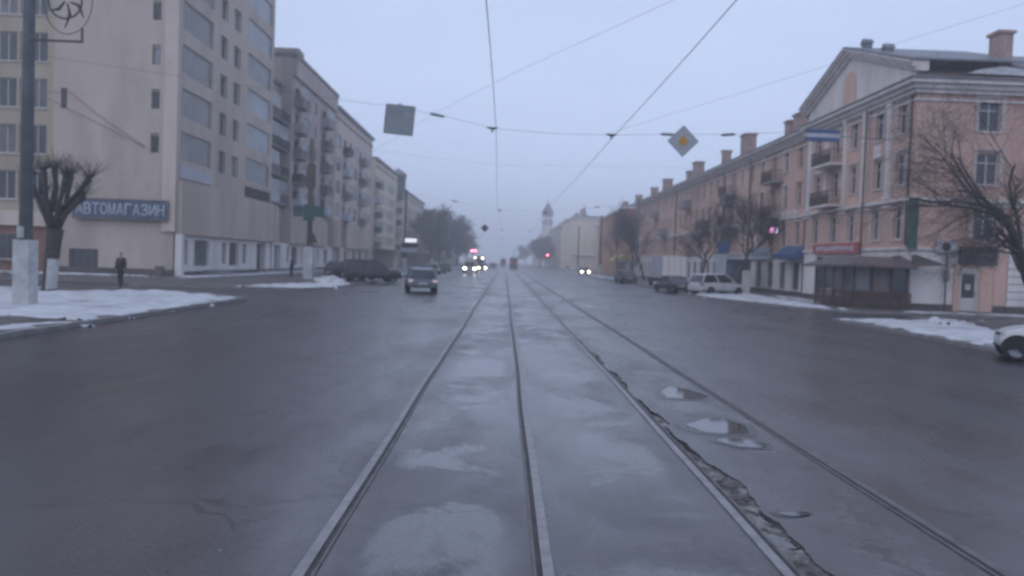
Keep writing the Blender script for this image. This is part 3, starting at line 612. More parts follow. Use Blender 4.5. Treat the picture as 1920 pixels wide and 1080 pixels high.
# --- building past the tower, and those farther down the left side ---
def block(y0, y1, H, z0, label, m, seed, floors, bay, stacks=True, pod=None, simple=False, x=TX0, depth=12, trims=True, roofm='roofgrey', kseq=None):
    rt = root('apartment_building', (x - depth / 2, (y0 + y1) / 2, 0), label, 'building', 'apartment buildings on the left side of the street')
    r = random.Random(seed); L = y1 - y0; nb = max(1, int(L / bay)); hol = []; ws = []
    pitch = (H - 2.6 - z0) / floors; kinds = []
    for b in range(nb): kinds.append(kseq[b % len(kseq)] if kseq else (r.choice('wwlbwl') if stacks else 'w'))
    for b in range(nb):
        u = (b + .5) * L / nb
        for k in range(floors):
            z = z0 + .9 + pitch * k
            kd = kinds[b]
            if kd == 'w':
                w, h = 1.5, 1.55; hol.append((u - w / 2, u + w / 2, z, z + h)); ws.append((u, z, w, h, ('frame', r.choice(['glass', 'glassm', 'glass']), 1, 0, not simple), .14))
            elif kd == 'l':
                w, h = bay * .82, 1.9; z -= .35; hol.append((u - w / 2, u + w / 2, z, z + h)); ws.append((u, z, w, h, ('frame', r.choice(['glassp', 'glassp', 'loggia', 'glass', 'glassm']), 4, 0, False), .1))
            else:
                w, h = 1.9, 2.1; z -= .7; hol.append((u - w / 2, u + w / 2, z, z + h)); ws.append((u, z, w, h, ('framed', 'glass', 1, 0, False), .2))
                ws.append(('b', u, z, bay * .78, r.choice(['balc', 'greysign', 'rust', 'dark', 'concrete', 'rust'])))
                if r.random() < .45: ws.append(('g', u, z, bay * .78, r.choice(['glassp', 'loggia', 'glassm'])))
    wall(rt, (x, y0), (0, 1), (1, 0), L, z0, H, hol, m, .3)
    for q in ws:
        if q[0] == 'b': balcony(rt, x, y0 + q[1], q[2] - .16, (1, 0), q[3], 1.0, 1.0, q[4])
        elif q[0] == 'g': add_window(rt, x + .95, y0 + q[1], q[2] + 1.0, (1, 0), q[3] - .1, 1.15, ('frame', q[4], 4, 0, False), .05)
        else: add_window(rt, x, y0 + q[0], q[1], (1, 0), *q[2:])
    # end wall, back and top
    eb = MB(); eb.quad((x - depth, y0, 0), (x, y0, 0), (x, y0, H), (x - depth, y0, H)); eb.quad((x - depth, y1, 0), (x, y1, 0), (x, y1, H), (x - depth, y1, H)); eb.quad((x - depth, y0, 0), (x - depth, y1, 0), (x - depth, y1, H), (x - depth, y0, H))
    if z0 > 4: eb.quad((x - 1.9, y0 + .2, 0), (x - 1.9, y1 - .2, 0), (x - 1.9, y1 - .2, z0), (x - 1.9, y0 + .2, z0))
    part('wall', eb, m, rt)
    rb = MB(); rb.box(x - depth - .3, x + .45, y0 - .1, y1 + .1, H, H + .35); rb.box(x - depth + 1, x - 1.2, y0 + .5, y1 - .5, H + .352, H + .75); rf = part('roof', rb, M[roofm], rt)
    for k in range(max(1, int(L / 14))):
        c = MB(); yy = y0 + 5 + 14 * k + r.uniform(-2, 2); c.box(x - 5.5, x - 4.4, yy, yy + 1.4, H + .755, H + 1.7); part('roof_vent', c, M['chimney'], rf)
    if trims:
        t = MB(); t.box(x, x + .18, y0, y1, H - 1.2, H - 1.0); part('string_course', t, M['greyr'], rt)
    return rt
b1 = block(88.4, 110.5, 23.6, 6.9, 'seven storey beige block with balcony stacks beside the tower', M['greyr'], 4, 5, 3.9, kseq='blwbwlbl')
podium(81.5, 110.45, 6.88, [(82.5, 87.5), (105.5, 109.6)], 5, b1, M['beige'], [3.4, 3.0, 4.0])
mb = MB(); mb.box(TX0 - 3.4, TX0 + .5, 88.5, 91.0, 23.96, 24.5); part('roof_box', mb, M['greyr'], b1)
mb = MB(); mb.box(TX0, TX0 + .35, 88.5, 110.4, 21.5, 23.5); part('attic_band', mb, M['greyr'], b1)
hol = [(.8 + 3.3 * b, 2.8 + 3.3 * b, 7.4 + 2.9 * k, 9.5 + 2.9 * k) for b in range(2) for k in range(4)]
wall(b1, (TX0 - 1.4, 81.3), (0, 1), (1, 0), 7.0, 6.9, 20.2, hol, M['greyr'], .3)
rb_ = random.Random(77)
for b in range(2):
    for k in range(4):
        add_window(b1, TX0 - 1.4, 81.3 + 1.8 + 3.3 * b, 7.4 + 2.9 * k, (1, 0), 2.0, 2.1, ('framed', 'glass', 1, 0, False), .2)
        if rb_.random() < .85: balcony(b1, TX0 - 1.4, 81.3 + 1.8 + 3.3 * b, 7.2 + 2.9 * k, (1, 0), 3.1, 1.35, 1.0, rb_.choice(['balc', 'dark', 'greysign', 'rust', 'dark']))
        if rb_.random() < .35: add_window(b1, TX0 - .12, 81.3 + 1.8 + 3.3 * b, 8.4 + 2.9 * k, (1, 0), 3.0, 1.3, ('frame', rb_.choice(['glassp', 'loggia']), 4, 0, False), .05)
mb = MB(); mb.box(TX0 - 8, TX0 - 1.1, 81.3, 88.3, 20.2, 20.5); mb.box(TX0 - 8, TX0 - 1.8, 81.3, 88.3, 0, 20.19); part('link_roof', mb, M['roofgrey'], b1)
b2 = block(111.2, 141, 22.3, 6.9, 'second balconied block, one roof step lower than the first', M['beige2'], 8, 4, 4.0, kseq='lbwlbw')
podium(111.25, 139, 6.88, [(114.5, 118.0)], 6, b2, M['beige'], [3.2, 3.8])
b3 = block(144.5, 177.5, 19.6, 3.6, 'mid street block with a rounded dark roof corner turret', M['cream'], 12, 5, 4.0)
mb = MB(); mb.lathe([(1.6, 15), (1.8, 19.7), (2.1, 19.9), (1.6, 20.6), (.5, 21.3), (0.02, 21.6)], (TX0 - .2, 176.5, 0), 14); part('turret', mb, M['roofgrey'], b3, smooth=True)
b4 = block(182.5, 232, 17.5, 3.6, 'lower pale block beyond the turret, half hidden by trees', M['beige2'], 15, 4, 4.2, simple=True)
b5 = block(237, 304, 16.2, 3.6, 'far grey block rising behind the bare street trees', M['greyr'], 18, 3, 4.6, stacks=False, simple=True)
b6 = block(310, 420, 15.0, 3.6, 'farthest block at the vanishing left end of the street', M['beige2'], 20, 3, 5.0, stacks=False, simple=True)

# --- the yellow building beside the tower on the far left ---
yb = root('apartment_building', (-40, 66, 0), 'yellowish building with wide white framed windows left of the tower', 'building')
hol = []
cols = (-43.6, -40.6, -37.55, -35.3)
for k in range(7):
    for c in cols: w = 2.05; hol.append((c - w / 2 + 48, c + w / 2 + 48, 5.35 + 3.4 * k, 7.5 + 3.4 * k))
wall(yb, (-48, 60), (1, 0), (0, -1), 14.6, 3.4, 30, hol, M['yellow'], .25)
for k in range(7):
    for c in cols: add_window(yb, c, 60, 5.35 + 3.4 * k, (0, -1), 2.05, 2.15, ('frame', 'glassm' if (k + int(c)) % 3 == 0 else 'glass', 2, 0, True), .12)
mb = MB(); mb.box(-48, -33.42, 59.98, 72, 0, 3.398); part('ground_storey', mb, M['brickred'], yb)
mb = MB(); mb.box(-48.2, -33.38, 59.7, 60.3, 3.4, 4.5); part('string_course', mb, M['beige2'], yb)
for c in (-44, -40.4, -37): add_window(yb, c, 59.98, .9, (0, -1), 1.8, 1.9, ('framed', 'glass', 1, 0, True), -.04)
mb = MB(); mb.box(-48.4, -33.2, 59.6, 72.2, 30, 30.4); mb.quad((-33.4, 60, 3.4), (-33.4, 72, 3.4), (-33.4, 72, 30), (-33.4, 60, 30)); part('roof', mb, M['roofgrey'], yb)
mb = MB(); mb.box(-33.39, -32.72, 60.4, 60.8, 0, 30); part('recess_wall', mb, M['greyr'], yb)

# --- the pink building on the right ---
PX, PY0, PYR, PY1, PE = 23.0, 44.6, 60.4, 141.0, 12.15
pk = root('pink_building', (29, 90, 0), 'long pink four storey building with a white gable pediment and chimneys', 'building')
FZ = (4.05, 7.2, 10.15); FH = (1.8, 1.75, 1.7)
r = random.Random(31)
# gable bay
PB = PX - .35
bays = (46.1, 48.9, 52.4, 55.2, 58.4); hol = []
for u in bays:
    for z, h in zip(FZ, FH): hol.append((u - .55 - PY0, u + .55 - PY0, z, z + h))
gsh = [(46.0, 1.4, .6, 2.5), (51.6, 1.2, .5, 2.6), (54.2, 1.6, .7, 2.4), (57.4, 1.3, .5, 2.6)]
for (u, w, z, h) in gsh: hol.append((u - w / 2 - PY0, u + w / 2 - PY0, z, z + h))
wall(pk, (PB, PY0), (0, 1), (-1, 0), PYR - PY0, 3.45, PE, [h for h in hol if h[2] > 3.4], M['pink'], .25)
wall(pk, (PB - .02, PY0), (0, 1), (-1, 0), PYR - PY0, 0, 3.45, [h for h in hol if h[2] < 3.4], M['white'], .25)
for u in bays:
    for i, (z, h) in enumerate(zip(FZ, FH)):
        add_window(pk, PB, u, z, (-1, 0), 1.1, h, ('frame', r.choice(['glass', 'glassm', 'glass']), 1, .7, True), .14)
        mb = MB(); mb.box(PB - .07, PB - .003, u - .75, u - .56, z - .02, z + h + .15); mb.box(PB - .07, PB - .003, u + .56, u + .75, z - .02, z + h + .15); mb.box(PB - .1, PB - .003, u - .8, u + .8, z + h + .155, z + h + .3); part('window_surround', mb, M['trim2'], pk)
for (u, w, z, h) in gsh: add_window(pk, PB - .02, u, z, (-1, 0), w, h, ('framed', 'glass', 1, .75, False), .14)
# long wing
hol = []; wl = []
uu = 63.0; bay = 3.05; i = 0
while uu < PY1 - 1.5:
    for z, h in zip(FZ, FH):
        w = 1.05; hol.append((uu - w / 2 - PYR, uu + w / 2 - PYR, z, z + h)); wl.append((uu, z, w, h))
    w = 1.5; hol.append((uu - w / 2 - PYR, uu + w / 2 - PYR, .55, 2.75)); wl.append((uu, .55, w, 2.2))
    uu += bay; i += 1
wall(pk, (PX, PYR), (0, 1), (-1, 0), PY1 - PYR, 3.45, PE, [h for h in hol if h[2] > 3], M['pink'], .25)
wall(pk, (PX - .02, PYR), (0, 1), (-1, 0), PY1 - PYR, 0, 3.45, [h for h in hol if h[2] < 3], M['white'], .25)
for (u, z, w, h) in wl:
    far = u > 95
    add_window(pk, PX if z > 3 else PX - .02, u, z, (-1, 0), w, h, ('frame' if z > 3 else 'framed', r.choice(['glass', 'glassm', 'glass']), 1, 0 if far else .7, not far), .14)
    if z > 3 and u < 90:
        mb = MB(); mb.box(PX - .06, PX - .003, u - .68, u - .53, z - .02, z + h + .1); mb.box(PX - .06, PX - .003, u + .53, u + .68, z - .02, z + h + .1); mb.box(PX - .08, PX - .003, u - .72, u + .72, z + h + .105, z + h + .22); part('window_surround', mb, M['pink'] if int(u) % 2 else M['trim'], pk)
# end wall, facing the camera
EX1 = 41.0; hol = []; ew = []
for c in (26.75, 31.4, 36.0):
    for z, h in zip(FZ, FH): hol.append((c - .62 - PB, c + .62 - PB, z, z + h)); ew.append((c, z, 1.24, h))
wall(pk, (PB, PY0), (1, 0), (0, -1), EX1 - PB, 3.45, PE, hol, M['pink'], .25)
for (c, z, w, h) in ew:
    add_window(pk, c, PY0, z, (0, -1), w, h, ('frame', 'glass', 1, .7, True), .14)
    mb = MB(); mb.box(c - .85, c - .63, PY0 - .07, PY0 - .003, z - .02, z + h + .15); mb.box(c + .63, c + .85, PY0 - .07, PY0 - .003, z - .02, z + h + .15); mb.box(c - .9, c + .9, PY0 - .1, PY0 - .003, z + h + .155, z + h + .32); part('window_surround', mb, M['trim2'], pk)
wall(pk, (PB, PY0 - .02), (1, 0), (0, -1), EX1 - PB, 0, 3.45, [(25.55 - PB, 26.55 - PB, .02, 2.35), (33 - PB, 34.6 - PB, .9, 2.6)], M['white'], .25)
add_window(pk, 33.8, PY0 - .02, .9, (0, -1), 1.6, 1.7, ST_white, .14)
dm = MB(); dm.box(25.56, 26.54, PY0 + .05, PY0 + .11, .12, .85); dm.box(25.56, 25.68, PY0 + .05, PY0 + .11, .85, 2.34); dm.box(26.42, 26.54, PY0 + .05, PY0 + .11, .85, 2.34); dm.box(25.68, 26.42, PY0 + .05, PY0 + .11, 2.2, 2.34)
dr = part('door', dm, M['frame'], pk)
mb = MB(); mb.box(25.68, 26.42, PY0 + .07, PY0 + .09, .85, 2.2); part('pane', mb, M['glass'], dr)
mb = MB(); mb.box(25.9, 26.2, PY0 + .055, PY0 + .068, 1.3, 1.62); part('notice', mb, M['plate'], dr)
mb = MB(); mb.tube([(26.47, PY0 + .02, 1.05), (26.47, PY0 + .02, 1.25)], .02, 6); part('handle', mb, M['steel'], dr)
mb = MB(); mb.box(25.15, 25.5, PY0 - .14, PY0 - .023, 0.02, 2.55); mb.box(26.6, 27.35, PY0 - .14, PY0 - .023, .02, 2.55); mb.box(25.1, 27.4, PY0 - .17, PY0 - .023, 2.553, 2.68); part('door_surround', mb, M['pink'], pk)
mb = MB(); mb.box(PB - .06, 25.1, PY0 - .12, PY0 - .023, 0, .45); mb.box(27.4, 28.1, PY0 - .12, PY0 - .023, 0, .45); mb.box(28.1, EX1, PY0 - .22, PY0 - .023, 0, .42); part('plinth', mb, M['plinth'], pk)
mb = MB(); mb.box(PB - .1, PB - .023, PY0 + 5.2, PYR, 0, .4); mb.box(PX - .1, PX - .023, PYR, PY1, 0, .4); part('plinth', mb, M['plinth'], pk)
for k in range(7):           # rusticated corner beside the door
    mb = MB(); mb.box(28.15, 29.75, PY0 - .16, PY0 - .023, .46 + .42 * k, .83 + .42 * k); part('stone', mb, M['white'], pk)
for k in range(6):
    mb = MB(); mb.box(PB - .12, PB - .023, PY0 + 5.3, PY0 + 6.5, .46 + .42 * k, .83 + .42 * k); part('stone', mb, M['white'], pk)
mb = MB(); mb.box(27.4, 28.1, PY0 - .10, PY0 - .023, .46, 3.4); mb.box(29.8, 30.3, PY0 - .12, PY0 - .023, .44, 3.4); part('pilaster', mb, M['pink'], pk)
# pilasters of the gable bay and corner
for u0, w in ((47.25, .55), (50.4, .6), (53.55, .35), (56.6, .45), (59.5, .75)):
    mb = MB(); mb.box(PB - .16, PB - .003, u0, u0 + w, 6.62, 11.9); mb.box(PB - .22, PB - .003, u0 - .06, u0 + w + .06, 11.9, PE - .002); mb.box(PB - .22, PB - .003, u0 - .06, u0 + w + .06, 6.45, 6.62); part('pilaster', mb, M['trim'], pk)
for (x, y, z, rr_) in ((PB - .1, 45.0, 3.7, .06), (PB - .32, 50.15, .3, .06), (PX - .12, 61.2, .3, .06), (PX - .12, 84.5, .3, .07), (PX - .12, 108, .3, .08)):
    mb = MB(); mb.tube([(x, y, z), (x, y, 12.2)], rr_, 8); part('downpipe', mb, M['rust'], pk)
# string courses and the main cornice: stepped mouldings round the corner
def course(z, hh, o, m='trim', name='string_course'):
    mb = MB(); mb.box(PB - o, PB - .003, PY0 - o, PYR + .12, z, z + hh); mb.box(PX - o, PX - .003, PYR + .121, PY1, z, z + hh); mb.box(PB - .002, EX1, PY0 - o, PY0 - .003, z, z + hh); part(name, mb, M[m], pk)
course(3.45, .16, .14); course(6.22, .18, .2); course(5.98, .12, .1)
course(PE, .22, .25, name='cornice'); course(PE + .222, .25, .45, name='cornice'); course(PE + .474, .2, .72, name='cornice'); course(PE + .676, .1, .8, 'roofgrey', 'gutter')
course(11.75, .12, .1)
# roofs: wing and end as hips
RZ = PE + .78; rx0, rx1 = PX - .7, 36.0; rg = 29.0; zr = 16.0
rb = MB()
rb.quad((rx0, PYR, RZ), (rx0, PY1, RZ), (rg, PY1 - 2, zr), (rg, 50.5, zr)); rb.add([(rx0, PYR, RZ), (rx0 - .3, PY0 - .7, RZ), (rg, 50.5, zr)], [(0, 1, 2)])
rb.quad((rx0 - .3, PY0 - .7, RZ), (EX1, PY0 - .7, RZ), (EX1, 50.5, zr), (rg, 50.5, zr)); rb.quad((rx1, PY1, RZ), (rx1, 50.6, RZ), (rg, 50.6, zr), (rg, PY1 - 2, zr)); rb.add([(rx0, PY1, RZ), (rx1, PY1, RZ), (rg, PY1 - 2, zr)], [(0, 1, 2)])
rf = part('roof', rb, M['roofbrown'], pk)
mb = MB(); mb.quad((PX + .3, PY1, 0), (rx1, PY1, 0), (rx1, PY1, RZ), (PX + .3, PY1, RZ)); mb.quad((rx1, PY1, 0), (rx1, 57, 0), (rx1, 57, RZ), (rx1, PY1, RZ)); mb.box(PX + .6, rx1 - .3, PY0 + 1.5, PY1 - .5, 0, RZ - .3); part('back_wall', mb, M['dark'], pk)
mb = MB(); mb.quad((PX, PY1, 0), (rx1, PY1 + .01, 0), (rx1, PY1 + .01, RZ), (PX, PY1, RZ)); part('wall', mb, M['pink'], pk)
# pediment
ga, gb, gc, gz0, gz1 = 44.9, 60.6, 53.4, 13.0, 16.75
mb = MB(); mb.prism([(ga, gz0), (gb, gz0), (gb, gz0 + 1.3), (gc, gz1 - .35), (ga, gz0 + .95)], 0, PB - .02, PB + .5); part('tympanum', mb, M['trim'], pk)
def rake(y0, z0, y1, z1, o0, o1, t0, t1):
    return [(y0, z0 + t0), (y1, z1 + t0), (y1, z1 + t1), (y0, z0 + t1)]
mb = MB()
for (o, t0, t1) in ((.22, -.42, -.2), (.42, -.2, .02), (.6, .02, .16)):
    mb.prism(rake(gb + .5, gz0 + 1.1, gc, gz1, 0, 0, t0, t1), 0, PB - o, PB + .5); mb.prism(rake(gc + .002, gz1, ga - .4, gz0 + .8, 0, 0, t0, t1), 0, PB - o, PB + .5)
part('raking_cornice', mb, M['trim'], pk)
mb = MB(); mb.prism([(gb + .6, gz0 + 1.28), (gc, gz1 + .165), (gc, gz1 + .26), (gb + .6, gz0 + 1.38)], 0, PB - .65, PB + 7.5); mb.prism([(gc, gz1 + .165), (ga - .5, gz0 + .96), (ga - .5, gz0 + 1.06), (gc, gz1 + .26)], 0, PB - .65, PB + 7.5); part('gable_roof', mb, M['roofgrey'], pk)
arch = [(52.55, 13.0), (54.35, 13.0), (54.35, 14.5)] + [(53.45 + .9 * math.cos(math.pi * k / 10), 14.5 + .9 * math.sin(math.pi * k / 10)) for k in range(1, 10)] + [(52.55, 14.5)]
mb = MB(); mb.prism(arch, 0, PB - .09, PB - .025); part('arched_niche', mb, M['pink'], pk)
for (yv, zv) in ((52.6, 16.85), (49.6, 15.75)):
    mb = MB(); mb.box(PB + .3, PB + .8, yv - .25, yv + .25, zv - .3, zv + .18); mb.prism([(yv - .34, zv + .18), (yv + .34, zv + .18), (yv, zv + .5)], 0, PB + .22, PB + .88); part('roof_vent', mb, M['roofgrey'], rf)
# chimneys
for (yc, xc, w, d_, zb, zt) in ((63.2, 25.2, 1.2, 1.3, 13.5, 15.95), (69.6, 25.4, 1.1, 1.4, 13.5, 15.5), (72.0, 25.4, 1.0, 1.1, 13.5, 15.3), (85, 25.4, 1.1, 2.0, 13.5, 16.15), (93, 25.3, .9, .9, 13.5, 15.55), (106, 25.2, 1.1, 1.9, 13.5, 15.8), (109.5, 25.0, .9, 1.4, 13.3, 15.0), (126, 25.2, 1.2, 2.0, 13.5, 15.6), (137, 25.2, 1.0, 1.6, 13.5, 15.3), (48.0, 29.2, .85, 1.0, 14.5, 16.5)):
    mb = MB(); mb.box(xc - w / 2, xc + w / 2, yc - d_ / 2, yc + d_ / 2, zb - 1.2, zt); mb.box(xc - w / 2 - .12, xc + w / 2 + .12, yc - d_ / 2 - .12, yc + d_ / 2 + .12, zt + .002, zt + .18); part('chimney', mb, M['chimney'], rf)
# end gable with snow ledge at right
mb = MB(); mb.prism([(31.0, RZ + .2), (41.0, RZ + .2), (41.0, 18.4), (37.0, 17.2)], 1, PY0 + 2.0, PY0 + 3.0); part('roof_gable', mb, M['pink'], pk)
mb = MB(); mb.prism([(30.6, RZ + .2), (41.0, 18.5), (41.0, 18.9), (30.6, RZ + .55)], 1, PY0 + 1.6, PY0 + 3.2); part('raking_cornice', mb, M['trim'], pk)
mb = MB(); mb.prism([(25.2, RZ + .35), (29.5, RZ + .30), (28.6, RZ + .62), (27.2, RZ + .78), (26, RZ + .6)], 1, PY0 - .3, PY0 + .9); sn = part('snow_cap', mb, M['snow'], rf)
# balconies
for (u, z) in ((55.6, 9.3), (55.6, 6.5)): balcony(pk, PB, u, z, (-1, 0), 3.4, 1.0, .95, 'rust', 'trim', bars=True)
for (u, z) in ((68.2, 9.35), (68.2, 6.35), (82.0, 9.35), (82.0, 6.35), (91.5, 6.35), (101, 9.35), (115, 6.35), (122, 9.35)): balcony(pk, PX, u, z, (-1, 0), 2.9, 1.0, .95, 'rust' if u < 100 else 'concrete', 'concrete', bars=u < 85)
mb = MB(); mb.prism([(80.6, 8.5)] + [(82 + 1.5 * math.cos(math.pi - math.pi * k / 8), 8.5 + .8 * math.sin(math.pi * k / 8)) for k in range(1, 8)] + [(83.4, 8.5)], 0, PX - .95, PX - .01); part('balcony_canopy', mb, M['roofbrown'], pk)
# parapet panels between the windows of the second and third storeys on the wing
for k in range(4):
    u = 63.2 + 1.55 * k; mb = MB(); mb.box(PX - .09, PX - .003, u, u + 1.1, 6.5, 6.95); part('stucco_panel', mb, M['trim'], pk)
mb = MB(); mb.box(PB - .12, PB - .003, 48.5, 49.4, 9.1, 9.9); part('medallion', mb, M['trim'], pk)

def board(name, label, cat, x0, x1, y0, y1, z0, z1, m, frame=None, group=None):
    t = root(name, ((x0 + x1) / 2, (y0 + y1) / 2, z0), label, cat, group); mb = MB(); mb.box(x0, x1, y0, y1, z0, z1); part('board', mb, m, t); return t
def scribble(t, face, a0, a1, pos, zc, amp, m, n=9, seed=0):
    """illegible lettering: small raised strokes"""
    r = random.Random(seed); st = (a1 - a0) / n
    for i in range(n):
        c = a0 + st * (i + .5); h = amp * r.uniform(.7, 1.1); mb = MB(); w = st * .22
        for (dx, z0, z1) in ((-st * .25, -h, h), (st * .22, -h * r.uniform(.2, 1), h)):
            if face == 'x': mb.box(pos - .02, pos, c + dx - w / 2, c + dx + w / 2, zc + z0, zc + z1)
            else: mb.box(c + dx - w / 2, c + dx + w / 2, pos - .02, pos, zc + z0, zc + z1)
        zz = r.choice([-h, h * .1, h])
        if face == 'x': mb.box(pos - .016, pos - .001, c - st * .25, c + st * .22, zc + zz - w / 2, zc + zz + w / 2)
        else: mb.box(c - st * .25, c + st * .22, pos - .016, pos - .001, zc + zz - w / 2, zc + zz + w / 2)
        part('letter', mb, m, t)
s = board('shop_sign', 'pale grey signboard above shop fronts near the whitewashed post', 'shop sign', PX - .42, PX - .2, 68.4, 73.6, 2.95, 3.95, M['greysign']); scribble(s, 'x', 68.8, 73.2, PX - .42, 3.45, .22, M['signback'], 8, 1)
s = board('shop_sign', 'long red sign with faint pale letters above the wooden terrace', 'shop sign', PB - .3, PB - .1, 50.6, 58.0, 3.3, 4.0, M['redsign']); scribble(s, 'x', 51.2, 57.4, PB - .3, 3.65, .17, M['letter'], 14, 2)
s = root('awning', (PX - .8, 61.8, 3), 'dark blue shop awning between the grey and the red signs', 'awning')
mb = MB(); mb.prism([(PX - .02, 4.05), (PX - 1.1, 3.35), (PX - 1.1, 2.95), (PX - 1.05, 2.95), (PX - .02, 3.3)], 1, 59.9 + .6, 65.2); part('canopy', mb, M['bluesign'], s); scribble(s, 'x', 61.5, 64.2, PX - 1.1, 3.15, .1, M['bluesign'], 6, 3)
mb = MB(); mb.tube([(PX - 1.05, 60.6, 3), (PX - .1, 60.6, 2.9)], .03, 6); mb.tube([(PX - 1.05, 65.1, 3), (PX - .1, 65.1, 2.9)], .03, 6); part('arm', mb, M['steel'], s)
s = board('shop_sign', 'dark signboard with faint script above the white door', 'shop sign', 25.35, 27.45, PY0 - .3, PY0 - .1, 2.72, 3.72, M['darksign'])
mb = MB(); mb.box(25.43, 27.37, PY0 - .33, PY0 - .302, 2.80, 2.84); mb.box(25.43, 27.37, PY0 - .33, PY0 - .302, 3.60, 3.64); mb.box(25.43, 25.47, PY0 - .33, PY0 - .302, 2.841, 3.599); mb.box(27.33, 27.37, PY0 - .33, PY0 - .302, 2.841, 3.599); part('frame', mb, M['lettergold'], s)
mb = MB(); pts = [(25.7 + 1.45 * k / 40, PY0 - .32, 3.28 + .13 * math.sin(k * 1.05) * (1 - .3 * math.sin(k * .3))) for k in range(41)]; mb.tube(pts, .016, 5); mb.tube([(26.0 + .9 * k / 20, PY0 - .32, 2.97 + .05 * math.sin(k * 1.4)) for k in range(21)], .012, 5); part('script', mb, M['lettergold'], s)
s = root('fabric_banner', (PB - .2, PY0 - .3, 3.4), 'dark green vertical banner on the corner of the pink building', 'banner')
mb = MB()
for k in range(8):
    a, b = 3.5 + 2.8 * k / 8, 3.5 + 2.8 * (k + 1) / 8; f = lambda z: .03 * math.sin(z * 4)
    mb.quad((PB - .35, PY0 - .30 + f(a), a), (PB + .22, PY0 - .30 - f(a), a), (PB + .22, PY0 - .30 - f(b), b), (PB - .35, PY0 - .30 + f(b), b)); mb.quad((PB - .35, PY0 - .28 + f(a), a), (PB + .22, PY0 - .28 - f(a), a), (PB + .22, PY0 - .28 - f(b), b), (PB - .35, PY0 - .28 + f(b), b))
part('cloth', mb, M['greensign'], s)
mb = MB(); mb.tube([(PB - .4, PY0 - .29, 6.32), (PB + .26, PY0 - .29, 6.32)], .025, 6); mb.tube([(PB - .4, PY0 - .29, 3.48), (PB + .26, PY0 - .29, 3.48)], .025, 6); mb.tube([(PB + .15, PY0 - .29, 6.32), (PB + .15, PY0, 6.32)], .02, 6); part('rod', mb, M['steel'], s)
s = root('air_conditioner', (24.6, PY0 - .2, 3.4), 'white air conditioner unit on the pink end wall', 'air conditioner')
mb = MB(); mb.box(24.1, 25.05, PY0 - .4, PY0 - .08, 3.35, 3.98); part('case', mb, M['greysign'], s)
mb = MB(); mb.tube([(24.47, PY0 - .42, 3.66), (24.47, PY0 - .402, 3.66)], .25, 18); part('fan_grille', mb, M['dark'], s)
mb = MB(); mb.box(24.2, 24.25, PY0 - .4, PY0, 3.28, 3.345); mb.box(24.9, 24.95, PY0 - .4, PY0, 3.28, 3.345); part('bracket', mb, M['steel'], s)
s = root('street_light_bracket', (24.65, PY0 - .3, .3), 'thin dark standpipe below the air conditioner', 'pipe'); mb = MB(); mb.tube([(24.65, PY0 - .2, .12), (24.65, PY0 - .2, 3.2)], .045, 8); part('pipe', mb, M['rust'], s); mb = MB(); mb.box(24.55, 24.78, PY0 - .32, PY0 - .12, 1.75, 2.35); part('meter_box', mb, M['framed'], s); s.name = 'standpipe'
s = root('led_display', (PX - 1.1, 66, 5), 'small lit pink and white sign projecting from the pink facade', 'lit sign')
mb = MB(); mb.box(PX - 1.25, PX - .45, 65.95, 66.15, 5.05, 5.65); mb.box(PX - .45, PX, 66.0, 66.1, 5.3, 5.4); part('case', mb, M['darksign'], s)
for (x, m, w) in ((PX - 1.20, 'ledpink', .3), (PX - .72, 'ledwhite', .16)):
    for (z, h) in ((5.13, .09), (5.29, .09), (5.45, .09)): mb = MB(); mb.box(x + (.05 if z > 5.4 else 0), x + w, 65.92, 65.948, z, z + h); part('digit', mb, M[m], s)

# --- wooden terrace in front of the corner ---
tr = root('wooden_terrace', (20.9, 47, 0), 'dark brown wooden cafe terrace with a flared canopy roof', 'kiosk')
x0, x1, y0, y1 = 19.35, PB - .05, 44.2, 49.6
for y in np.linspace(y0, y1, 5):
    mb = MB(); mb.box(x0, x0 + .14, y - .07, y + .07, .1, 2.5); part('post', mb, M['wood'], tr)
for x in (20.4, 21.5, 22.4):
    mb = MB(); mb.box(x - .07, x + .07, y0 - .07, y0 + .07, .1, 2.5); part('post', mb, M['wood'], tr)
for k in range(8):
    z = .12 + .115 * k
    mb = MB(); mb.box(x0 - .025, x0 - .002, y0, y1, z, z + .10); part('plank', mb, M['wood'], tr)
    mb = MB(); mb.box(x0, x1, y0 - .10, y0 - .075, z, z + .10); part('plank', mb, M['wood'], tr)
mb = MB(); mb.box(x0 + .03, x0 + .06, y0 + .1, y1, 1.05, 2.42); mb.box(x0 + .1, 20.3, y0 - .01, y0 + .02, 1.05, 2.42); part('pane', mb, M['glassm'], tr)
mb = MB(); mb.box(20.5, 21.4, y0 - .01, y0 + .02, .15, 2.4); part('door', mb, M['framed'], tr)
mb = MB(); mb.box(21.6, 22.35, y0 - .01, y0 + .02, 1.05, 2.42); part('pane', mb, M['glass'], tr)
mb = MB(); mb.quad((x0 - .6, y0 - .7, 2.5), (x1 + .2, y0 - .7, 2.5), (x1 + .2, y0 + .9, 3.0), (x0 + .7, y0 + .9, 3.0)); mb.quad((x0 - .6, y0 - .7, 2.5), (x0 + .7, y0 + .9, 3.0), (x0 + .7, y1 - .3, 3.0), (x0 - .6, y1 + .5, 2.5)); mb.quad((x0 + .7, y0 + .9, 3.0), (x1 + .2, y0 + .9, 3.0), (x1 + .2, y1 - .3, 3.05), (x0 + .7, y1 - .3, 3.0))
mb.box(x0 - .6, x1, y0 - .7, y0 - .62, 2.36, 2.495); mb.box(x0 - .6, x0 - .52, y0 - .62, y1 + .4, 2.36, 2.495)
part('canopy', mb, M['roofbrown'], tr)
mb = MB(); mb.prism([(x1 - .1, 2.5), (x1 + 1.7, 2.6), (x1 + .9, 2.85), (x1 - .1, 3.15)], 1, y0 - .6, y0 - .1); part('canopy_end', mb, M['roofbrown'], tr)
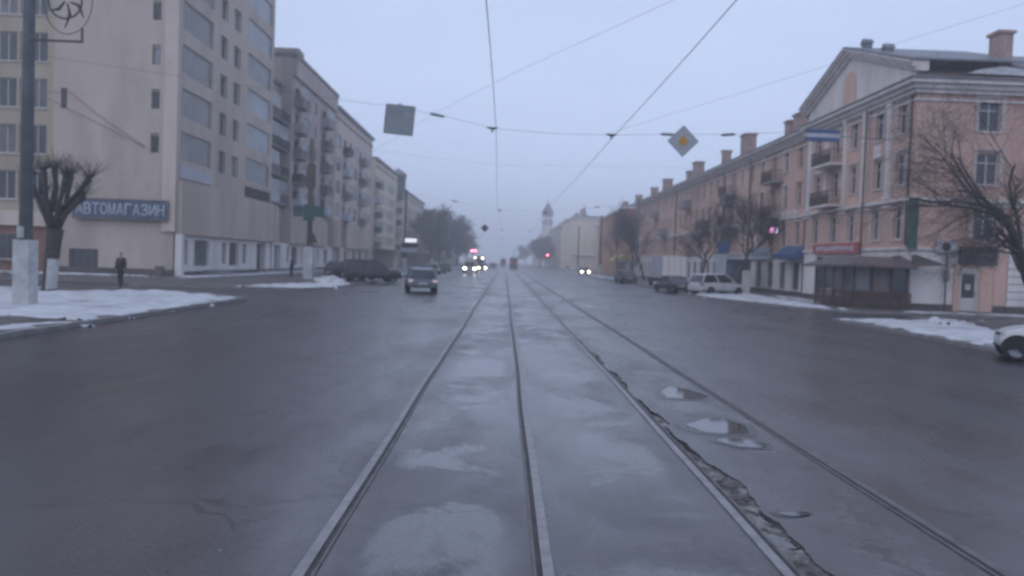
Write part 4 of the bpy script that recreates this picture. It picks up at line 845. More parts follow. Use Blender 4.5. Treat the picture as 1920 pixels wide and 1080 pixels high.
mb = MB(); mb.box(x0 + .1, x1 - .2, y0 + .3, y1 - .2, .1, .14); mb.box(21.0, x1 - .1, y0 + 2.5, y1 - .3, .14, 2.5); part('floor', mb, M['dark'], tr)

# --- buildings farther down the right side ---
def rblock(name, y0, y1, x, H, label, m, seed, floors, bay, depth=14, roofm='roofbrown', pitch=True, ends=True):
    rt = root(name, (x + depth / 2, (y0 + y1) / 2, 0), label, 'building', 'buildings far along the right side'); r = random.Random(seed); L = y1 - y0; nb = max(1, int(L / bay)); hol = []
    fp = (H - 1.0) / floors
    for b in range(nb):
        for k in range(floors): u = (b + .5) * L / nb; z = 1.0 + fp * k; hol.append((u - .6, u + .6, z, z + fp * .55))
    wall(rt, (x, y0), (0, 1), (-1, 0), L, 0, H, hol, m, .25)
    for h in hol: add_window(rt, x, y0 + (h[0] + h[1]) / 2, h[2], (-1, 0), 1.2, h[3] - h[2], ST_far if r.random() < .6 else ST_farm, .12)
    hol = []
    nb = max(1, int(depth / 4.5))
    if ends:
        for b in range(nb):
            for k in range(floors): u = (b + .5) * depth / nb; z = 1.0 + fp * k; hol.append((u - .6, u + .6, z, z + fp * .55))
    wall(rt, (x, y0), (1, 0), (0, -1), depth, 0, H, hol, m, .25)
    for h in hol: add_window(rt, x + (h[0] + h[1]) / 2, y0, h[2], (0, -1), 1.2, h[3] - h[2], ST_far, .12)
    mb = MB(); mb.box(x + .3, x + depth, y0 + .3, y1, 0, H); part('back_wall', mb, m, rt)
    mb = MB(); mb.box(x - .4, x + depth + .3, y0 - .4, y1 + .3, H + .002, H + .4); rf = None
    part('cornice', mb, M['trim'], rt); mb = MB()
    if pitch:
        a, b, c, d = (x - .4, y0 - .4, H + .403), (x + depth + .3, y0 - .4, H + .403), (x + depth + .3, y1 + .3, H + .403), (x - .4, y1 + .3, H + .403); e, f = (x + depth / 2, y0 + 5, H + 3.2), (x + depth / 2, y1 - 5, H + 3.2)
        mb.add([a, b, c, d, e, f], [(0, 1, 4), (1, 2, 5, 4), (2, 3, 5), (3, 0, 4, 5)])
    else: mb.box(x + .2, x + depth - .2, y0 + .2, y1 - .2, H + .403, H + .9)
    rf = part('roof', mb, M[roofm], rt)
    for k in range(max(1, int(L / 18))): c = MB(); yy = y0 + 8 + 18 * k; c.box(x + 3, x + 4.2, yy, yy + 1.6, H + .9, H + 3.4); part('chimney', c, M['chimney'], rf)
    return rt
ro = rblock('orange_building', 149, 192, 22.4, 12.6, 'orange walled building with a yellow awning past the pink one', M['orange'], 3, 4, 3.6)
s = root('awning', (21.9, 150, 3), 'yellow awning over the corner of the orange building', 'awning'); mb = MB(); mb.prism([(22.3, 4.2), (20.7, 3.0), (20.7, 2.5), (22.3, 2.6)], 1, 147.5, 160); mb.box(22.4, 26.5, 147.2, 148.8, 2.5, 3.9); part('canopy', mb, M['awny'], s); mb = MB(); mb.tube([(20.8, 147.7, 0.1), (20.8, 147.7, 2.6)], .06, 6); mb.tube([(20.8, 159.8, .1), (20.8, 159.8, 2.6)], .06, 6); part('post', mb, M['steel'], s)
rblock('grey_building', 198, 244, 27.5, 13.4, 'grey block between the orange and the cream buildings', M['beige2'], 5, 4, 3.8)
ry = rblock('cream_building', 250, 300, 20.8, 16.2, 'cream building with a blank end wall and a small roof spire', M['cream'], 6, 4, 4.0, depth=16, pitch=False, roofm='roofgrey', ends=False)
mb = MB(); mb.lathe([(1.9, 16.9), (1.7, 17.6), (.8, 18.2), (.45, 19.5), (.4, 20.3), (.12, 20.6), (.06, 22.3)], (25.5, 262, 0), 10); part('spire', mb, M['roofgrey'], ry)
mb = MB(); mb.box(20.7, 37, 249.5, 249.99, 4.6, 5.0); part('string_course', mb, M['trim'], ry)
rblock('grey_building', 306, 372, 20.2, 16.2, 'grey block with a mansard beside the church tower', M['greyr'], 8, 4, 4.4)
# church with a belfry
ch = root('church', (22, 430, 0), 'pale church with a tall belfry and pointed dark dome', 'church')
mb = MB(); mb.box(18, 27, 424, 450, 0, 16.5); mb.prism([(17.7, 16.5), (27.3, 16.5), (22.5, 21)], 1, 423.7, 450); part('nave', mb, M['cream'], ch)
mb = MB(); mb.box(19.0, 24.6, 418, 424, 0, 20.0); mb.box(18.7, 24.9, 417.7, 424.2, 20.002, 20.6); part('tower_base', mb, M['white'], ch)
mb = MB(); mb.lathe([(2.5, 20.6), (2.5, 25.6), (2.8, 25.7), (2.8, 26.1), (2.2, 26.15), (2.2, 26.2)], (21.8, 421, 0), 8); part('belfry', mb, M['white'], ch)
for k in range(8):
    t = math.pi / 8 + k * math.pi / 4; mb = MB(); c, sn_ = math.cos(t), math.sin(t); px, py = 21.8 + 2.32 * c, 421 + 2.32 * sn_
    mb.tube([(px - sn_ * 0, py, 21.6), (px, py, 24.6)], .55, 8); part('belfry_opening', mb, M['dark'], ch)
mb = MB(); mb.lathe([(2.3, 26.1), (2.9, 27.2), (3.1, 28.3), (2.6, 29.7), (1.6, 31.2), (.7, 32.6), (.25, 33.8), (.12, 35.0), (.05, 36.4)], (21.8, 421, 0), 12); part('dome', mb, M['darksign'], ch, smooth=True)
mb = MB(); mb.lathe([(1.2, 20.5), (1.2, 22.2), (1.6, 23.2), (.9, 24.6), (.1, 26)], (22.5, 438, 0), 10); part('small_dome', mb, M['roofgrey'], ch, smooth=True)
rblock('grey_building', 470, 560, 19.5, 14, 'dim grey row at the far right end of the street', M['greyr'], 9, 3, 6.0)

# ------------------------------------------------------------------ poles, wires, hanging signs
def taper_pole(name, x, y, h, r0, r1, m, white, label, cat='lamp post', group='overhead wire posts along the kerb', wr=None):
    t = root(name, (x, y, 0), label, cat, group); mb = MB(); mb.tube([(x, y, 0.05), (x, y, h * .5), (x, y, h)], [r0, (r0 + r1) / 2, r1], 12); part('shaft', mb, m, t, smooth=True)
    if white:
        mb = MB(); w = wr or r0 * 1.35; mb.box(x - w, x + w, y - w, y + w, .06, white); part('whitewashed_base', mb, M['whitewash'], t)
    return t
p1 = taper_pole('lamp_post', -14.75, 24.8, 14.0, .20, .15, M['pole'], 2.15, 'tall grey post with a square whitewashed foot in the left snow', wr=.25)
mb = MB(); mb.tube([(-14.75, 24.52, 2.2), (-14.75, 24.52, 2.55)], .1, 8); part('cable_box', mb, M['whitewash'], p1)
# round decoration hung on the post
dc = root('street_decoration', (-13.2, 24.6, 10), 'round wire ornament on an arm of the tall post', 'ornament')
def ring(cx, cz, r, y, rad, m, a0=0, a1=2 * math.pi, n=40, ex=1.0):
    mb = MB(); mb.tube([(cx + r * ex * math.cos(a0 + (a1 - a0) * k / n), y, cz + r * math.sin(a0 + (a1 - a0) * k / n)) for k in range(n + 1)], rad, 6); return mb
ox, oz = -13.47, 9.43
part('hoop', ring(ox, oz, 1.02, 24.6, .014, M['wire'], ex=.72), M['wire'], dc)
part('inner_hoop', ring(ox - .08, oz - .05, .5, 24.6, .03, M['wire']), M['wire'], dc)
for k in range(6):
    t = k * math.pi / 3 + .4; mb = MB(); mb.tube([(ox + .1 * math.cos(t), 24.6, oz + .1 * math.sin(t)), (ox + .35 * math.cos(t + .3), 24.6, oz + .42 * math.sin(t + .3)), (ox + .6 * math.cos(t), 24.6, oz + .85 * math.sin(t))], [.03, .055, .015], 6); part('petal', mb, M['wire'], dc)
mb = MB(); mb.box(-14.6, -13.0, 24.57, 24.63, 8.17, 8.23); mb.box(-14.6, -13.4, 24.57, 24.63, 10.5, 10.56); mb.box(-13.05, -13.0, 24.57, 24.63, 8.23, 8.6); part('arm', mb, M['wire'], dc)

p2 = taper_pole('lamp_post', -15.3, 62.8, 11.0, .24, .16, M['rust'], 2.6, 'brown post with green boards and a white foot before the podium', wr=.36)
def bx(name, x, y, z, sx, sy, sz, m, par): mb = MB(); mb.box(x - sx, x + sx, y - sy, y + sy, z - sz, z + sz); return part(name, mb, m, par)
gb_ = root('hanging_board', (-15.3, 62.4, 5), 'dark green three panel board on the brown post', 'sign')
bx('panel', -15.3, 62.4, 5.25, .42, .06, .62, M['greensign'], gb_); bx('panel', -16.15, 62.4, 5.35, .38, .05, .42, M['greensign'], gb_); bx('panel', -14.5, 62.4, 5.35, .38, .05, .42, M['greensign'], gb_); bx('bracket', -15.3, 62.55, 5.2, .1, .08, .08, M['rust'], gb_)
mb = MB(); mb.tube([(-15.3, 62.8, 7.2), (-15.3, 62.8, 9.0)], .36, 10); part('transformer', mb, M['rust'], p2); mb = MB(); mb.tube([(-15.1, 62.6, 2.4), (-14.9, 62.3, 3.6), (-14.7, 62.4, 2.9)], .12, 6); part('cable_box', mb, M['rust'], p2)
right_poles = []
for (y, lab) in ((61, 'slim brown post with a whitewashed foot beside the white car'), ):
    q = taper_pole('lamp_post', 18.5, y, 10.5, .13, .10, M['rust'], 1.95, lab, wr=.24); right_poles.append(q)
q = taper_pole('lamp_post', 19.3, 24, 10, .2, .15, M['pole'], 2.1, 'post carrying the nearest cross wire at the right', wr=.25)
for i, (y, l1, l2) in enumerate(((100, 'third post down the left pavement, by the lit sign', 'post in the middle of the pink wing pavement'), (138, 'fourth post down the left pavement, before the trees', 'post at the far end of the pink building'), (180, 'fifth post down the left pavement', 'post beside the orange building'))):
    taper_pole('lamp_post', -12.5, y, 10.5, .2, .15, M['pole'], 2.0, l1, wr=.26); taper_pole('lamp_post', 16.5, y, 10.5, .2, .15, M['pole'], 2.0, l2, wr=.26)
def wirething(name, pts, rad, label, cat='wire', m='wire'):
    t = root(name, pts[0], label, cat); mb = MB(); mb.tube(pts, rad, 5, cap=False); part('strand', mb, M[m], t); return t
for xx, lab in ((-.5, 'contact wire above the left tram track'), (3.06, 'contact wire above the right tram track')):
    pts = [(xx + .12 * math.sin(y * .083), y, 5.80 + .10 * ((y - 24) % 38 - 19) ** 2 / 361) for y in list(range(-14, 150, 4)) + [170, 200, 240, 300, 360]]
    if xx < 0: pts = [(p[0] if p[1] > 0 else p[0], p[1], p[2]) for p in pts]
    wirething('contact_wire', pts, .008, lab, 'overhead wire')
def span(y, pts, lab, cl, ins, rad=.0045):
    t = wirething('span_wire', pts, rad, lab, 'cross wire')
    for (x, z) in cl: mb = MB(); mb.tube([(x - .16, y, z + .02), (x, y, z - .01), (x + .16, y, z + .02)], [.02, .045, .02], 6); mb.tube([(x, y, z), (x, y, z - .12)], .025, 6); part('wire_clamp', mb, M['wire'], t)
    for (x, z, dz) in ins: mb = MB(); mb.tube([(x - .23, y, z + dz), (x - .15, y, z + dz * .7), (x + .15, y, z - dz * .7), (x + .23, y, z - dz)], [.015, .045, .045, .015], 8); part('insulator', mb, M['steel'], t)
    return t
span(24, [(-14.6, 24.2, 7.7), (-8, 24, 6.95), (-3.0, 24, 6.42), (-1.9, 24, 6.25), (-.5, 24, 5.95), (1.3, 24, 5.86), (3.06, 24, 5.88), (5.2, 24, 5.98), (6.6, 24, 6.03), (12, 24, 6.4), (19.2, 24, 7.3)], 'nearest cross wire carrying the square and diamond signs', [(-.5, 5.95), (3.06, 5.88)], [(-2.15, 6.28, .04), (4.75, 5.96, 0), (6.55, 6.02, -.02)])
for y, lab in ((62, 'second cross wire, level with the wooden terrace'), (100, 'third cross wire over the street'), (138, 'fourth cross wire over the street'), (180, 'fifth cross wire, far down the street')):
    xl, xr = (-15.3 if y == 62 else -12.5), (18.5 if y == 62 else 16.5)
    span(y, [(xl, y + .5, 7.9), (-6, y, 6.8), (-.5, y, 5.95), (3.06, y, 5.9), (9, y, 6.7), (xr, y, 7.6)], lab, [(-.5, 5.95), (3.06, 5.9)], [(-4, 6.5, .05), (7.0, 6.45, -.04)], .004)
wirething('feeder_cable', [(-9.5, 55, 9.0), (-4, 44.5, 10.1), (.5, 36, 10.6), (5.5, 27, 11.0), (8.0, 19, 11.2)], .006, 'sagging cable slanting from the mid left to upper right', 'overhead wire')
wirething('feeder_cable', [(3.06, 24, 5.95), (6.5, 22, 6.9), (11, 19.5, 8.2), (19.2, 16, 10.6)], .003, 'thin stay wire climbing from the right clamp to the right', 'overhead wire')
wirething('feeder_cable', [(-14.7, 62.8, 10.6), (-.5, 52, 8.2), (3.06, 46, 7.6), (18.4, 61, 9.6)], .004, 'thin cable from the brown post across the street', 'overhead wire')
wirething('feeder_cable', [(-33.3, 57.8, 12.9), (-31.4, 57.8, 13.0), (-29.9, 57.8, 11.8), (-28.2, 57.8, 10.65), (-26.0, 57.8, 9.3)], .02, 'dark cable sagging across the blank tower wall', 'cable')
wirething('feeder_cable', [(-33.3, 57.76, 12.6), (-30.3, 57.76, 11.25), (-28.0, 57.76, 10.2), (-26.0, 57.76, 9.25)], .02, 'second dark cable just below the first on the tower wall', 'cable')
# diamond priority sign
def plate_sign(name, lab, cx, y, cz, half, ang, face, inner=None, thick=.02):
    t = root(name, (cx, y, cz), lab, 'road sign'); pts = []
    ca, sa = math.cos(ang), math.sin(ang); rr = half * .06
    for (sx, sz) in ((1, 1), (-1, 1), (-1, -1), (1, -1)):
        for k in range(5):
            th = math.atan2(sz, sx) - math.pi / 4 + math.pi / 2 * k / 4; px, pz = sx * (half - rr) + rr * math.cos(th), sz * (half - rr) + rr * math.sin(th)
            pts.append((cx + ca * px - sa * pz, cz + sa * px + ca * pz))
    mb = MB(); mb.prism(pts, 1, y - thick, y + thick); part('plate', mb, face, t)
    for k, m in (inner or []):
        mb = MB(); mb.prism([(cx + (p[0] - cx) * k, cz + (p[1] - cz) * k) for p in pts], 1, y - thick - .006 * (2 - k), y - thick - .001); part('inner_diamond', mb, m, t)
    return t
s = plate_sign('priority_sign', 'pale diamond road sign with orange centre hung over the right lane', 5.19, 23.9, 5.76, .335, R(45), M['signwhite'], [(.36, M['signyellow'])])
bx('bracket', 5.19, 23.96, 6.0, .03, .03, .1, M['steel'], s)
s = plate_sign('square_sign', 'plain grey square sign seen from behind, hung over the left lane', -3.26, 23.9, 6.08, .44, R(-4.2), M['signback'])
bx('bracket', -3.26, 23.96, 6.46, .03, .03, .12, M['steel'], s); bx('edge_rib', -3.26, 23.875, 6.36, .35, .004, .012, M['steel'], s)
s = plate_sign('priority_sign', 'small dark diamond sign hanging far down the street', -2.6, 100, 6.05, .36, R(45), M['darksign'], [(.5, M['framed'])]); bx('bracket', -2.6, 100.05, 6.5, .03, .03, .15, M['steel'], s)
# blue and white light box hung high before the gable
s = root('street_sign', (17.3, 45, 9), 'blue and white horizontal light box hung high before the gable', 'sign')
x0, z0 = 16.3, 8.62
bx('band', 17.2, 44, 9.72, .93, .09, .10, M['bluesign'], s); bx('band', 17.2, 44, 9.50, .93, .085, .105, M['greysign'], s); bx('band', 17.2, 44, 9.29, .93, .09, .095, M['bluesign'], s)
mb = MB(); mb.tube([(18.1, 44.05, 9.5), (21.0, 45, 9.6), (PB - .1, 45.4, 9.7)], .03, 6); part('arm', mb, M['steel'], s)

# ------------------------------------------------------------------ trees
def branch_mesh(seed, spec):
    """recursive bare crown; returns trunk MB and crown MB in local coordinates"""
    r = random.Random(seed); trunk, crown = MB(), MB()
    def grow(p, d, L, rad, lev):
        if lev > spec['levels']: return
        n = max(2, min(5, int(L / spec.get('seg', .5)) + 1)); pts = [p.copy()]; rs = [rad]; q = p.copy(); dd = d.copy()
        for i in range(n):
            dd = (dd + Vector((r.gauss(0, 1), r.gauss(0, 1), r.gauss(0, .7))) * spec['bend'] + Vector((0, 0, spec['up'](lev)))).normalized()
            q = q + dd * (L / n); pts.append(q.copy()); rs.append(max(spec['rmin'], rad * (1 - (i + 1) / n * .5)))
        (trunk if lev <= spec.get('trunklev', 0) else crown).tube(pts, rs, 7 if lev == 0 else (5 if lev < 2 else 3), cap=lev == 0)
        k = spec['kids'][min(lev, len(spec['kids']) - 1)]
        for j in range(k):
            t = r.uniform(spec['from'][min(lev, len(spec['from']) - 1)], 1.0); f = t * n; i0 = min(n - 1, int(f)); b = pts[i0].lerp(pts[i0 + 1], f - i0)
            ax = Vector((r.gauss(0, 1), r.gauss(0, 1), r.gauss(0, 1))); ax = (ax - ax.dot(dd) * dd).normalized()
            a = r.uniform(*spec['ang']); nd = (dd * math.cos(a) + ax * math.sin(a)).normalized()
            if 'bias' in spec and lev < 2: nd = (nd + Vector(spec['bias'])).normalized()
            grow(b, nd, L * r.uniform(*spec['lr']), rs[i0] * spec['rr'], lev + 1)
    grow(Vector((0, 0, 0)), Vector(spec.get('dir', (0, 0, 1))).normalized(), spec['L'], spec['R'], 0)
    return trunk, crown
def tree(name, loc, seed, spec, label, group=None, cat='tree', mtr='bark', rz=0, sc=1.0):
    tr_, cr_ = branch_mesh(seed, spec)
    t = link(name, None, None, label, cat, group, None, loc, rz); t['_local'] = 1; t.scale = (sc, sc, sc)
    link('trunk', tr_.mesh('trunk', M[mtr], smooth=True), t); link('crown', cr_.mesh('crown', M['twig']), t); del t['_local']
    return t
SP = dict(levels=5, bend=.16, up=lambda l: .10 if l < 3 else .02, rmin=.008, kids=[6, 5, 5, 4, 3], **{'from': [.45, .25, .2, .2]}, ang=(.35, .95), lr=(.5, .8), rr=.62, L=4.6, R=.2, seg=.7)
t1 = tree('bare_tree', (19.6, 66.5, 0.1), 3, {**SP, 'L': 4.4, 'from': [.68, .3, .2, .2]}, 'bare street tree behind the slim post, before the pink wing', 'bare trees before the pink building')
t2 = tree('bare_tree', (19.8, 80, 0.1), 8, {**SP, 'L': 4.0, 'from': [.6, .3, .2, .2]}, 'bare tree in front of the pink wing, behind the box truck', 'bare trees before the pink building')
t3 = tree('bare_tree', (19.6, 112, 0.1), 12, {**SP, 'L': 5.0, 'rmin': .012, 'kids': [6, 5, 5, 3, 2], 'ang': (.25, .7)}, 'tall bare tree poking above the far end of the pink roof', 'bare trees before the pink building')
t4 = tree('bare_tree', (20.5, 128, 0.1), 15, {**SP, 'L': 5.4, 'rmin': .013, 'kids': [6, 5, 5, 3, 2], 'ang': (.25, .7)}, 'second tall bare tree just beyond the one above the pink roof', 'bare trees before the pink building')
t5 = copy_tree(t3); t5.location = (20.5, 146, .1); t5.rotation_euler.z = 2.0; t5.scale = (.95, .95, .98); t5['label'] = 'bare tree in the gap between pink and orange buildings'
# left row of trees, far
labs = ['nearest tree of the dark row far down the left pavement', 'second tree of the dark row on the left', 'third tree of the dark left row', 'fourth tree of the dark left row', 'fifth tree of the dark left row', 'sixth tree of the dark left row', 'seventh tree of the dark left row', 'last small tree of the dark left row']
spL = {**SP, 'L': 6.4, 'R': .28, 'rmin': .055, 'kids': [9, 7, 6, 5, 2], 'ang': (.3, .8), 'from': [.3, .2, .2, .2]}
base = [tree('bare_tree', (-18, 200, .1), 41, spL, labs[0], 'dark row of bare trees on the left'), tree('bare_tree', (-17.0, 212, .1), 47, spL, labs[1], 'dark row of bare trees on the left')]
for i, (x, y, sc, a) in enumerate(((-18.5, 226, 1.0, 1.3), (-17, 242, 1.05, 2.2), (-18, 258, 1.0, .7), (-16.5, 276, .98, 3.1), (-17.5, 300, 1.0, 4.0), (-15.5, 330, .95, 5.0))):
    c = copy_tree(base[i % 2]); c.location = (x, y, .1); c.scale = (sc, sc, sc * .97); c.rotation_euler.z = a; c['label'] = labs[i + 2]
# trees near the church
for i, (x, y, sc, lab) in enumerate(((14.5, 330, .85, 'small dark tree before the church, left one'), (15.5, 345, .9, 'dark tree close beside the church front'), (16.5, 318, .7, 'low dark tree before the grey mansard block'), (12.5, 480, .8, 'dim tree at the far end of the street'))):
    c = copy_tree(base[i % 2]); c.location = (x, y, .1); c.scale = (sc * 1.1, sc * 1.1, sc); c.rotation_euler.z = i * 1.7; c['label'] = lab; c['group'] = 'trees near the church'
# pollarded tree on the left
pt = root('pollarded_tree', (-18.5, 33.4, 0), 'pollarded tree with stubby knobbed limbs in the left snow', 'tree'); r = random.Random(9)
tm = MB(); tm.tube([(-18.5, 33.4, .0), (-18.48, 33.4, .25), (-18.42, 33.4, 1.2), (-18.32, 33.4, 2.2), (-18.28, 33.4, 2.7)], [.37, .29, .27, .29, .33], 12); part('trunk', tm, M['bark'], pt, smooth=True)
wm = MB()
for k in range(9):
    a = [(-18.5 + (.305 + .0) * math.cos(t), 33.4 + .305 * math.sin(t)) for t in (-1.5 + 1.9 * k / 9, -1.5 + 1.9 * (k + 1) / 9)]
    wm.quad((a[0][0], a[0][1], .1), (a[1][0], a[1][1], .1), (a[1][0] + .07, a[1][1], 1.45), (a[0][0] + .07, a[0][1], 1.45))
part('whitewash', wm, M['whitewash'], pt)
cm = MB(); limbs = [((-18.3, 2.5), (-18.85, 3.6), (-19.35, 4.7)), ((-18.3, 2.5), (-18.55, 3.9), (-18.55, 5.0)), ((-18.25, 2.5), (-18.05, 3.8), (-18.05, 4.95)), ((-18.2, 2.8), (-17.95, 3.6), (-17.5, 4.75)), ((-18.15, 2.8), (-17.8, 3.3), (-17.0, 4.05)), ((-18.3, 2.3), (-18.9, 3.3), (-19.1, 4.1)), ((-18.1, 3.4), (-17.5, 4.1), (-17.0, 4.8)), ((-18.45, 3.4), (-18.25, 4.4), (-18.3, 5.1))]
tw = MB()
for i, l in enumerate(limbs):
    yo = r.uniform(-.7, .7)
    cm.tube([(l[0][0], 33.4, l[0][1]), (l[1][0], 33.4 + yo * .6, l[1][1]), (l[2][0] * .35 + l[1][0] * .65, 33.4 + yo * .7, l[2][1] * .35 + l[1][1] * .65), (l[2][0], 33.4 + yo, l[2][1]), (l[2][0] + .02, 33.4 + yo, l[2][1] + .1)], [.15, .12, .095, .14, .05], 8)
    for k in range(64):
        b = Vector((l[2][0], 33.4 + yo, l[2][1])); d = Vector((r.gauss(0, .55), r.gauss(0, .55), r.uniform(.5, 1.1))).normalized(); e = b + d * r.uniform(.4, 1.1)
        tw.tube([b, (b + e) / 2 + Vector((r.gauss(0, .04), r.gauss(0, .04), 0)), e], [.010, .007, .004], 3, cap=False)
part('limb', cm, M['bark'], pt, smooth=True); part('crown', tw, M['twig'], pt); pt.location.x -= .38
# big tree at the right edge, drooping twigs
sR = dict(levels=5, bend=.17, up=lambda l: (.05, .02, -.03, -.07, -.09, -.1)[min(l, 5)], rmin=.0032, kids=[8, 6, 6, 5, 3], ang=(.35, 1.0), lr=(.5, .76), rr=.49, L=5.5, R=.27, seg=.6, dir=(-.05, -.02, 1), bias=(-.40, -.05, -.02), **{'from': [.38, .2, .15, .15]})
tree('bare_tree', (22.5, 33.2, .1), 5, sR, 'big bare tree with drooping twigs at the right edge', None)

# dark shrub cut by the left frame edge
sh = root('evergreen_shrub', (-21.4, 32.5, 0), 'dark evergreen shrub at the left edge behind the snow', 'shrub'); r = random.Random(2)
mb = MB()
for k in range(700):
    t = r.random() ** .6; z = .15 + 2.0 * (1 - t); rad = .85 * t ** .8 + .05; a = r.uniform(0, 6.28); q = Vector((-21.4 + rad * math.cos(a) * r.uniform(.6, 1), 32.5 + rad * math.sin(a) * r.uniform(.6, 1), z)); s_ = r.uniform(.07, .16)
    d = Vector((math.cos(a), math.sin(a), r.uniform(.2, .9))).normalized(); sd_ = d.cross(Vector((0, 0, 1))).normalized() * s_ * .4
    mb.add([q - sd_, q + sd_, q + d * s_ * 1.6], [(0, 1, 2)])
part('foliage', mb, M['bush'], sh); mb = MB(); mb.tube([(-21.4, 32.5, 0), (-21.4, 32.5, 1.9)], [.08, .02], 6); part('stem', mb, M['bark'], sh)
bn = root('litter_bin', (-24.4, 56.9, 0), 'small dark litter bin at the foot of the tower corner', 'bin'); mb = MB(); mb.lathe([(.001, .12), (.27, .12), (.33, .8), (.30, .8), (.25, .2), (.001, .2)], (-24.4, 56.9, 0), 12); part('bucket', mb, M['framed'], bn)

# ------------------------------------------------------------------ vehicles
def wheel_mesh(rw, w):
    ty = MB(); ty.lathe([(rw * .62, -w / 2), (rw * .93, -w / 2), (rw, -w * .32), (rw, w * .32), (rw * .93, w / 2), (rw * .62, w / 2)], (0, 0, 0), 20)
    ri = MB(); ri.lathe([(0.001, w * .30), (rw * .2, w * .34), (rw * .25, w * .25), (rw * .55, w * .28), (rw * .63, w * .46), (rw * .63, -w * .3), (0.001, -w * .3)], (0, 0, 0), 15)
    for m_ in (ty, ri): m_.v = [(v[2], v[0], v[1]) for v in m_.v]
    return ty.mesh('tyre', M['black'], smooth=True), ri.mesh('rim', M['steel'])
WH = {}
def car(loc, rz, label, pm, kind='sedan', L=4.4, Wd=1.75, H=1.45, head='headdim', tail='tail', cat='car', group='cars on the street', name='car', snowtop=False, fw=.335):
    """local frame: +y forward"""
    t = link(name, None, None, label, cat, group, None, loc, rz); t['_local'] = 1
    h2, w2 = L / 2, Wd / 2; zs = .28; belt = .60 * H if kind != 'van' else .5 * H
    # profile stations y: (hood etc.)
    if kind == 'sedan': cab = [(-.40, .02), (-.22, .97), (.08, 1.0), (.30, .05)]; nose, taild = .80, .93
    elif kind == 'hatch': cab = [(-.485, .05), (-.40, .90), (.06, 1.0), (.28, .05)]; nose, taild = .84, .98
    elif kind == 'suv': cab = [(-.49, .05), (-.43, .95), (.05, 1.0), (.25, .05)]; nose, taild = .92, 1.0
    else: cab = [(-.495, .05), (-.485, 1.0), (.25, 1.0), (.42, .05)]; nose, taild = .86, 1.0
    ysn = [-.5, -.485, -.42, -.3, -.1, .1, .26, .38, .46, .492, .5]
    zt = []
    for y in ysn:
        if y < -.3: z = belt * (taild * (1 if y > -.49 else .8))
        elif y < .24: z = belt
        else: z = belt * (nose + (1 - nose) * max(0, (.5 - y) / .26) ** .8) * (1 if y < .45 else (.95 if y < .47 else (.84 if y < .495 else .66)))
        zt.append(z)
    body = MB(); rings = []
    for y, z in zip(ysn, zt):
        k = 1 - .10 * (max(0, abs(y) - .36) / .14) ** 2; zl = zs if abs(y) < .46 else zs + .07; w = w2 * k
        rings.append([(-w * .94, y * L, zl), (-w, y * L, zl + (z - zl) * .28), (-w * .995, y * L, zl + (z - zl) * .62), (-w * .955, y * L, z - .035), (-w * .87, y * L, z), (0, y * L, z + .02), (w * .87, y * L, z), (w * .955, y * L, z - .035), (w * .995, y * L, zl + (z - zl) * .62), (w, y * L, zl + (z - zl) * .28), (w * .94, y * L, zl)])
    n = 11; body.add([p for rg_ in rings for p in rg_], [(i * n + k, i * n + k + 1, (i + 1) * n + k + 1, (i + 1) * n + k) for i in range(len(rings) - 1) for k in range(n - 1)] + [tuple(range(n)), tuple((len(rings) - 1) * n + k for k in range(n))] + [(i * n, (i + 1) * n, (i + 1) * n + n - 1, i * n + n - 1) for i in range(len(rings) - 1)])
    bo = link('body', body.mesh('body', pm, smooth=True), t); sb_ = bo.modifiers.new('round', 'SUBSURF'); sb_.levels = 2; sb_.render_levels = 2
    # cabin: glass prism with painted roof and pillars
    (ya, _), (yb_, zb_), (yc, zc_), (yd, _) = cab; tw_ = w2 * .74; bw = w2 * .90; g = MB(); z0_ = belt - .02
    lo = [(-bw, ya * L, z0_), (bw, ya * L, z0_), (bw, yd * L, z0_), (-bw, yd * L, z0_)]; zt_ = H - .05
    hi = [(-tw_, yb_ * L, belt + (zt_ - belt) * zb_), (tw_, yb_ * L, belt + (zt_ - belt) * zb_), (tw_, yc * L, zt_), (-tw_, yc * L, zt_)]
    g.add(lo + hi, [(0, 1, 5, 4), (1, 2, 6, 5), (2, 3, 7, 6), (3, 0, 4, 7), (4, 5, 6, 7)]); link('windows', g.mesh('windows', M['glass']), t)
    rf = MB(); a = .06
    rf.add([(hi[0][0] - .02, hi[0][1] - .06, hi[0][2] - .03), (hi[1][0] + .02, hi[1][1] - .06, hi[1][2] - .03), (hi[2][0] + .02, hi[2][1] + .05, hi[2][2] - .03), (hi[3][0] - .02, hi[3][1] + .05, hi[3][2] - .03), (hi[0][0] * .9, hi[0][1] + .05, hi[0][2] + .04), (hi[1][0] * .9, hi[1][1] + .05, hi[1][2] + .04), (hi[2][0] * .9, hi[2][1] - .1, zt_ + .05), (hi[3][0] * .9, hi[3][1] - .1, zt_ + .05)], [(0, 1, 5, 4), (1, 2, 6, 5), (2, 3, 7, 6), (3, 0, 4, 7), (4, 5, 6, 7)])
    for sx in (-1, 1):
        for (pl, ph) in ((lo[0], hi[0]), (lo[3], hi[3])):
            rf.tube([(sx * abs(pl[0]), pl[1], pl[2]), (sx * abs(ph[0]), ph[1], ph[2])], [.055, .045], 5)
        m0 = ((lo[0][1] + lo[3][1]) / 2 - .05, (hi[0][1] + hi[3][1]) / 2 - .02); rf.tube([(sx * bw, m0[0], z0_), (sx * tw_, m0[1], zt_)], .05, 5)
        if kind == 'van' and sx > 0: rf.box(-tw_ - .03, tw_ + .03, -.48 * L, .30 * L, H * .74, H + .25)
        if kind == 'van': rf.add([(sx * (bw + .012), ya * L, z0_), (sx * (bw + .012), .05 * L, z0_), (sx * (tw_ + .012), .05 * L, zt_), (sx * (tw_ + .012), yb_ * L, zt_)], [(0, 1, 2, 3)])
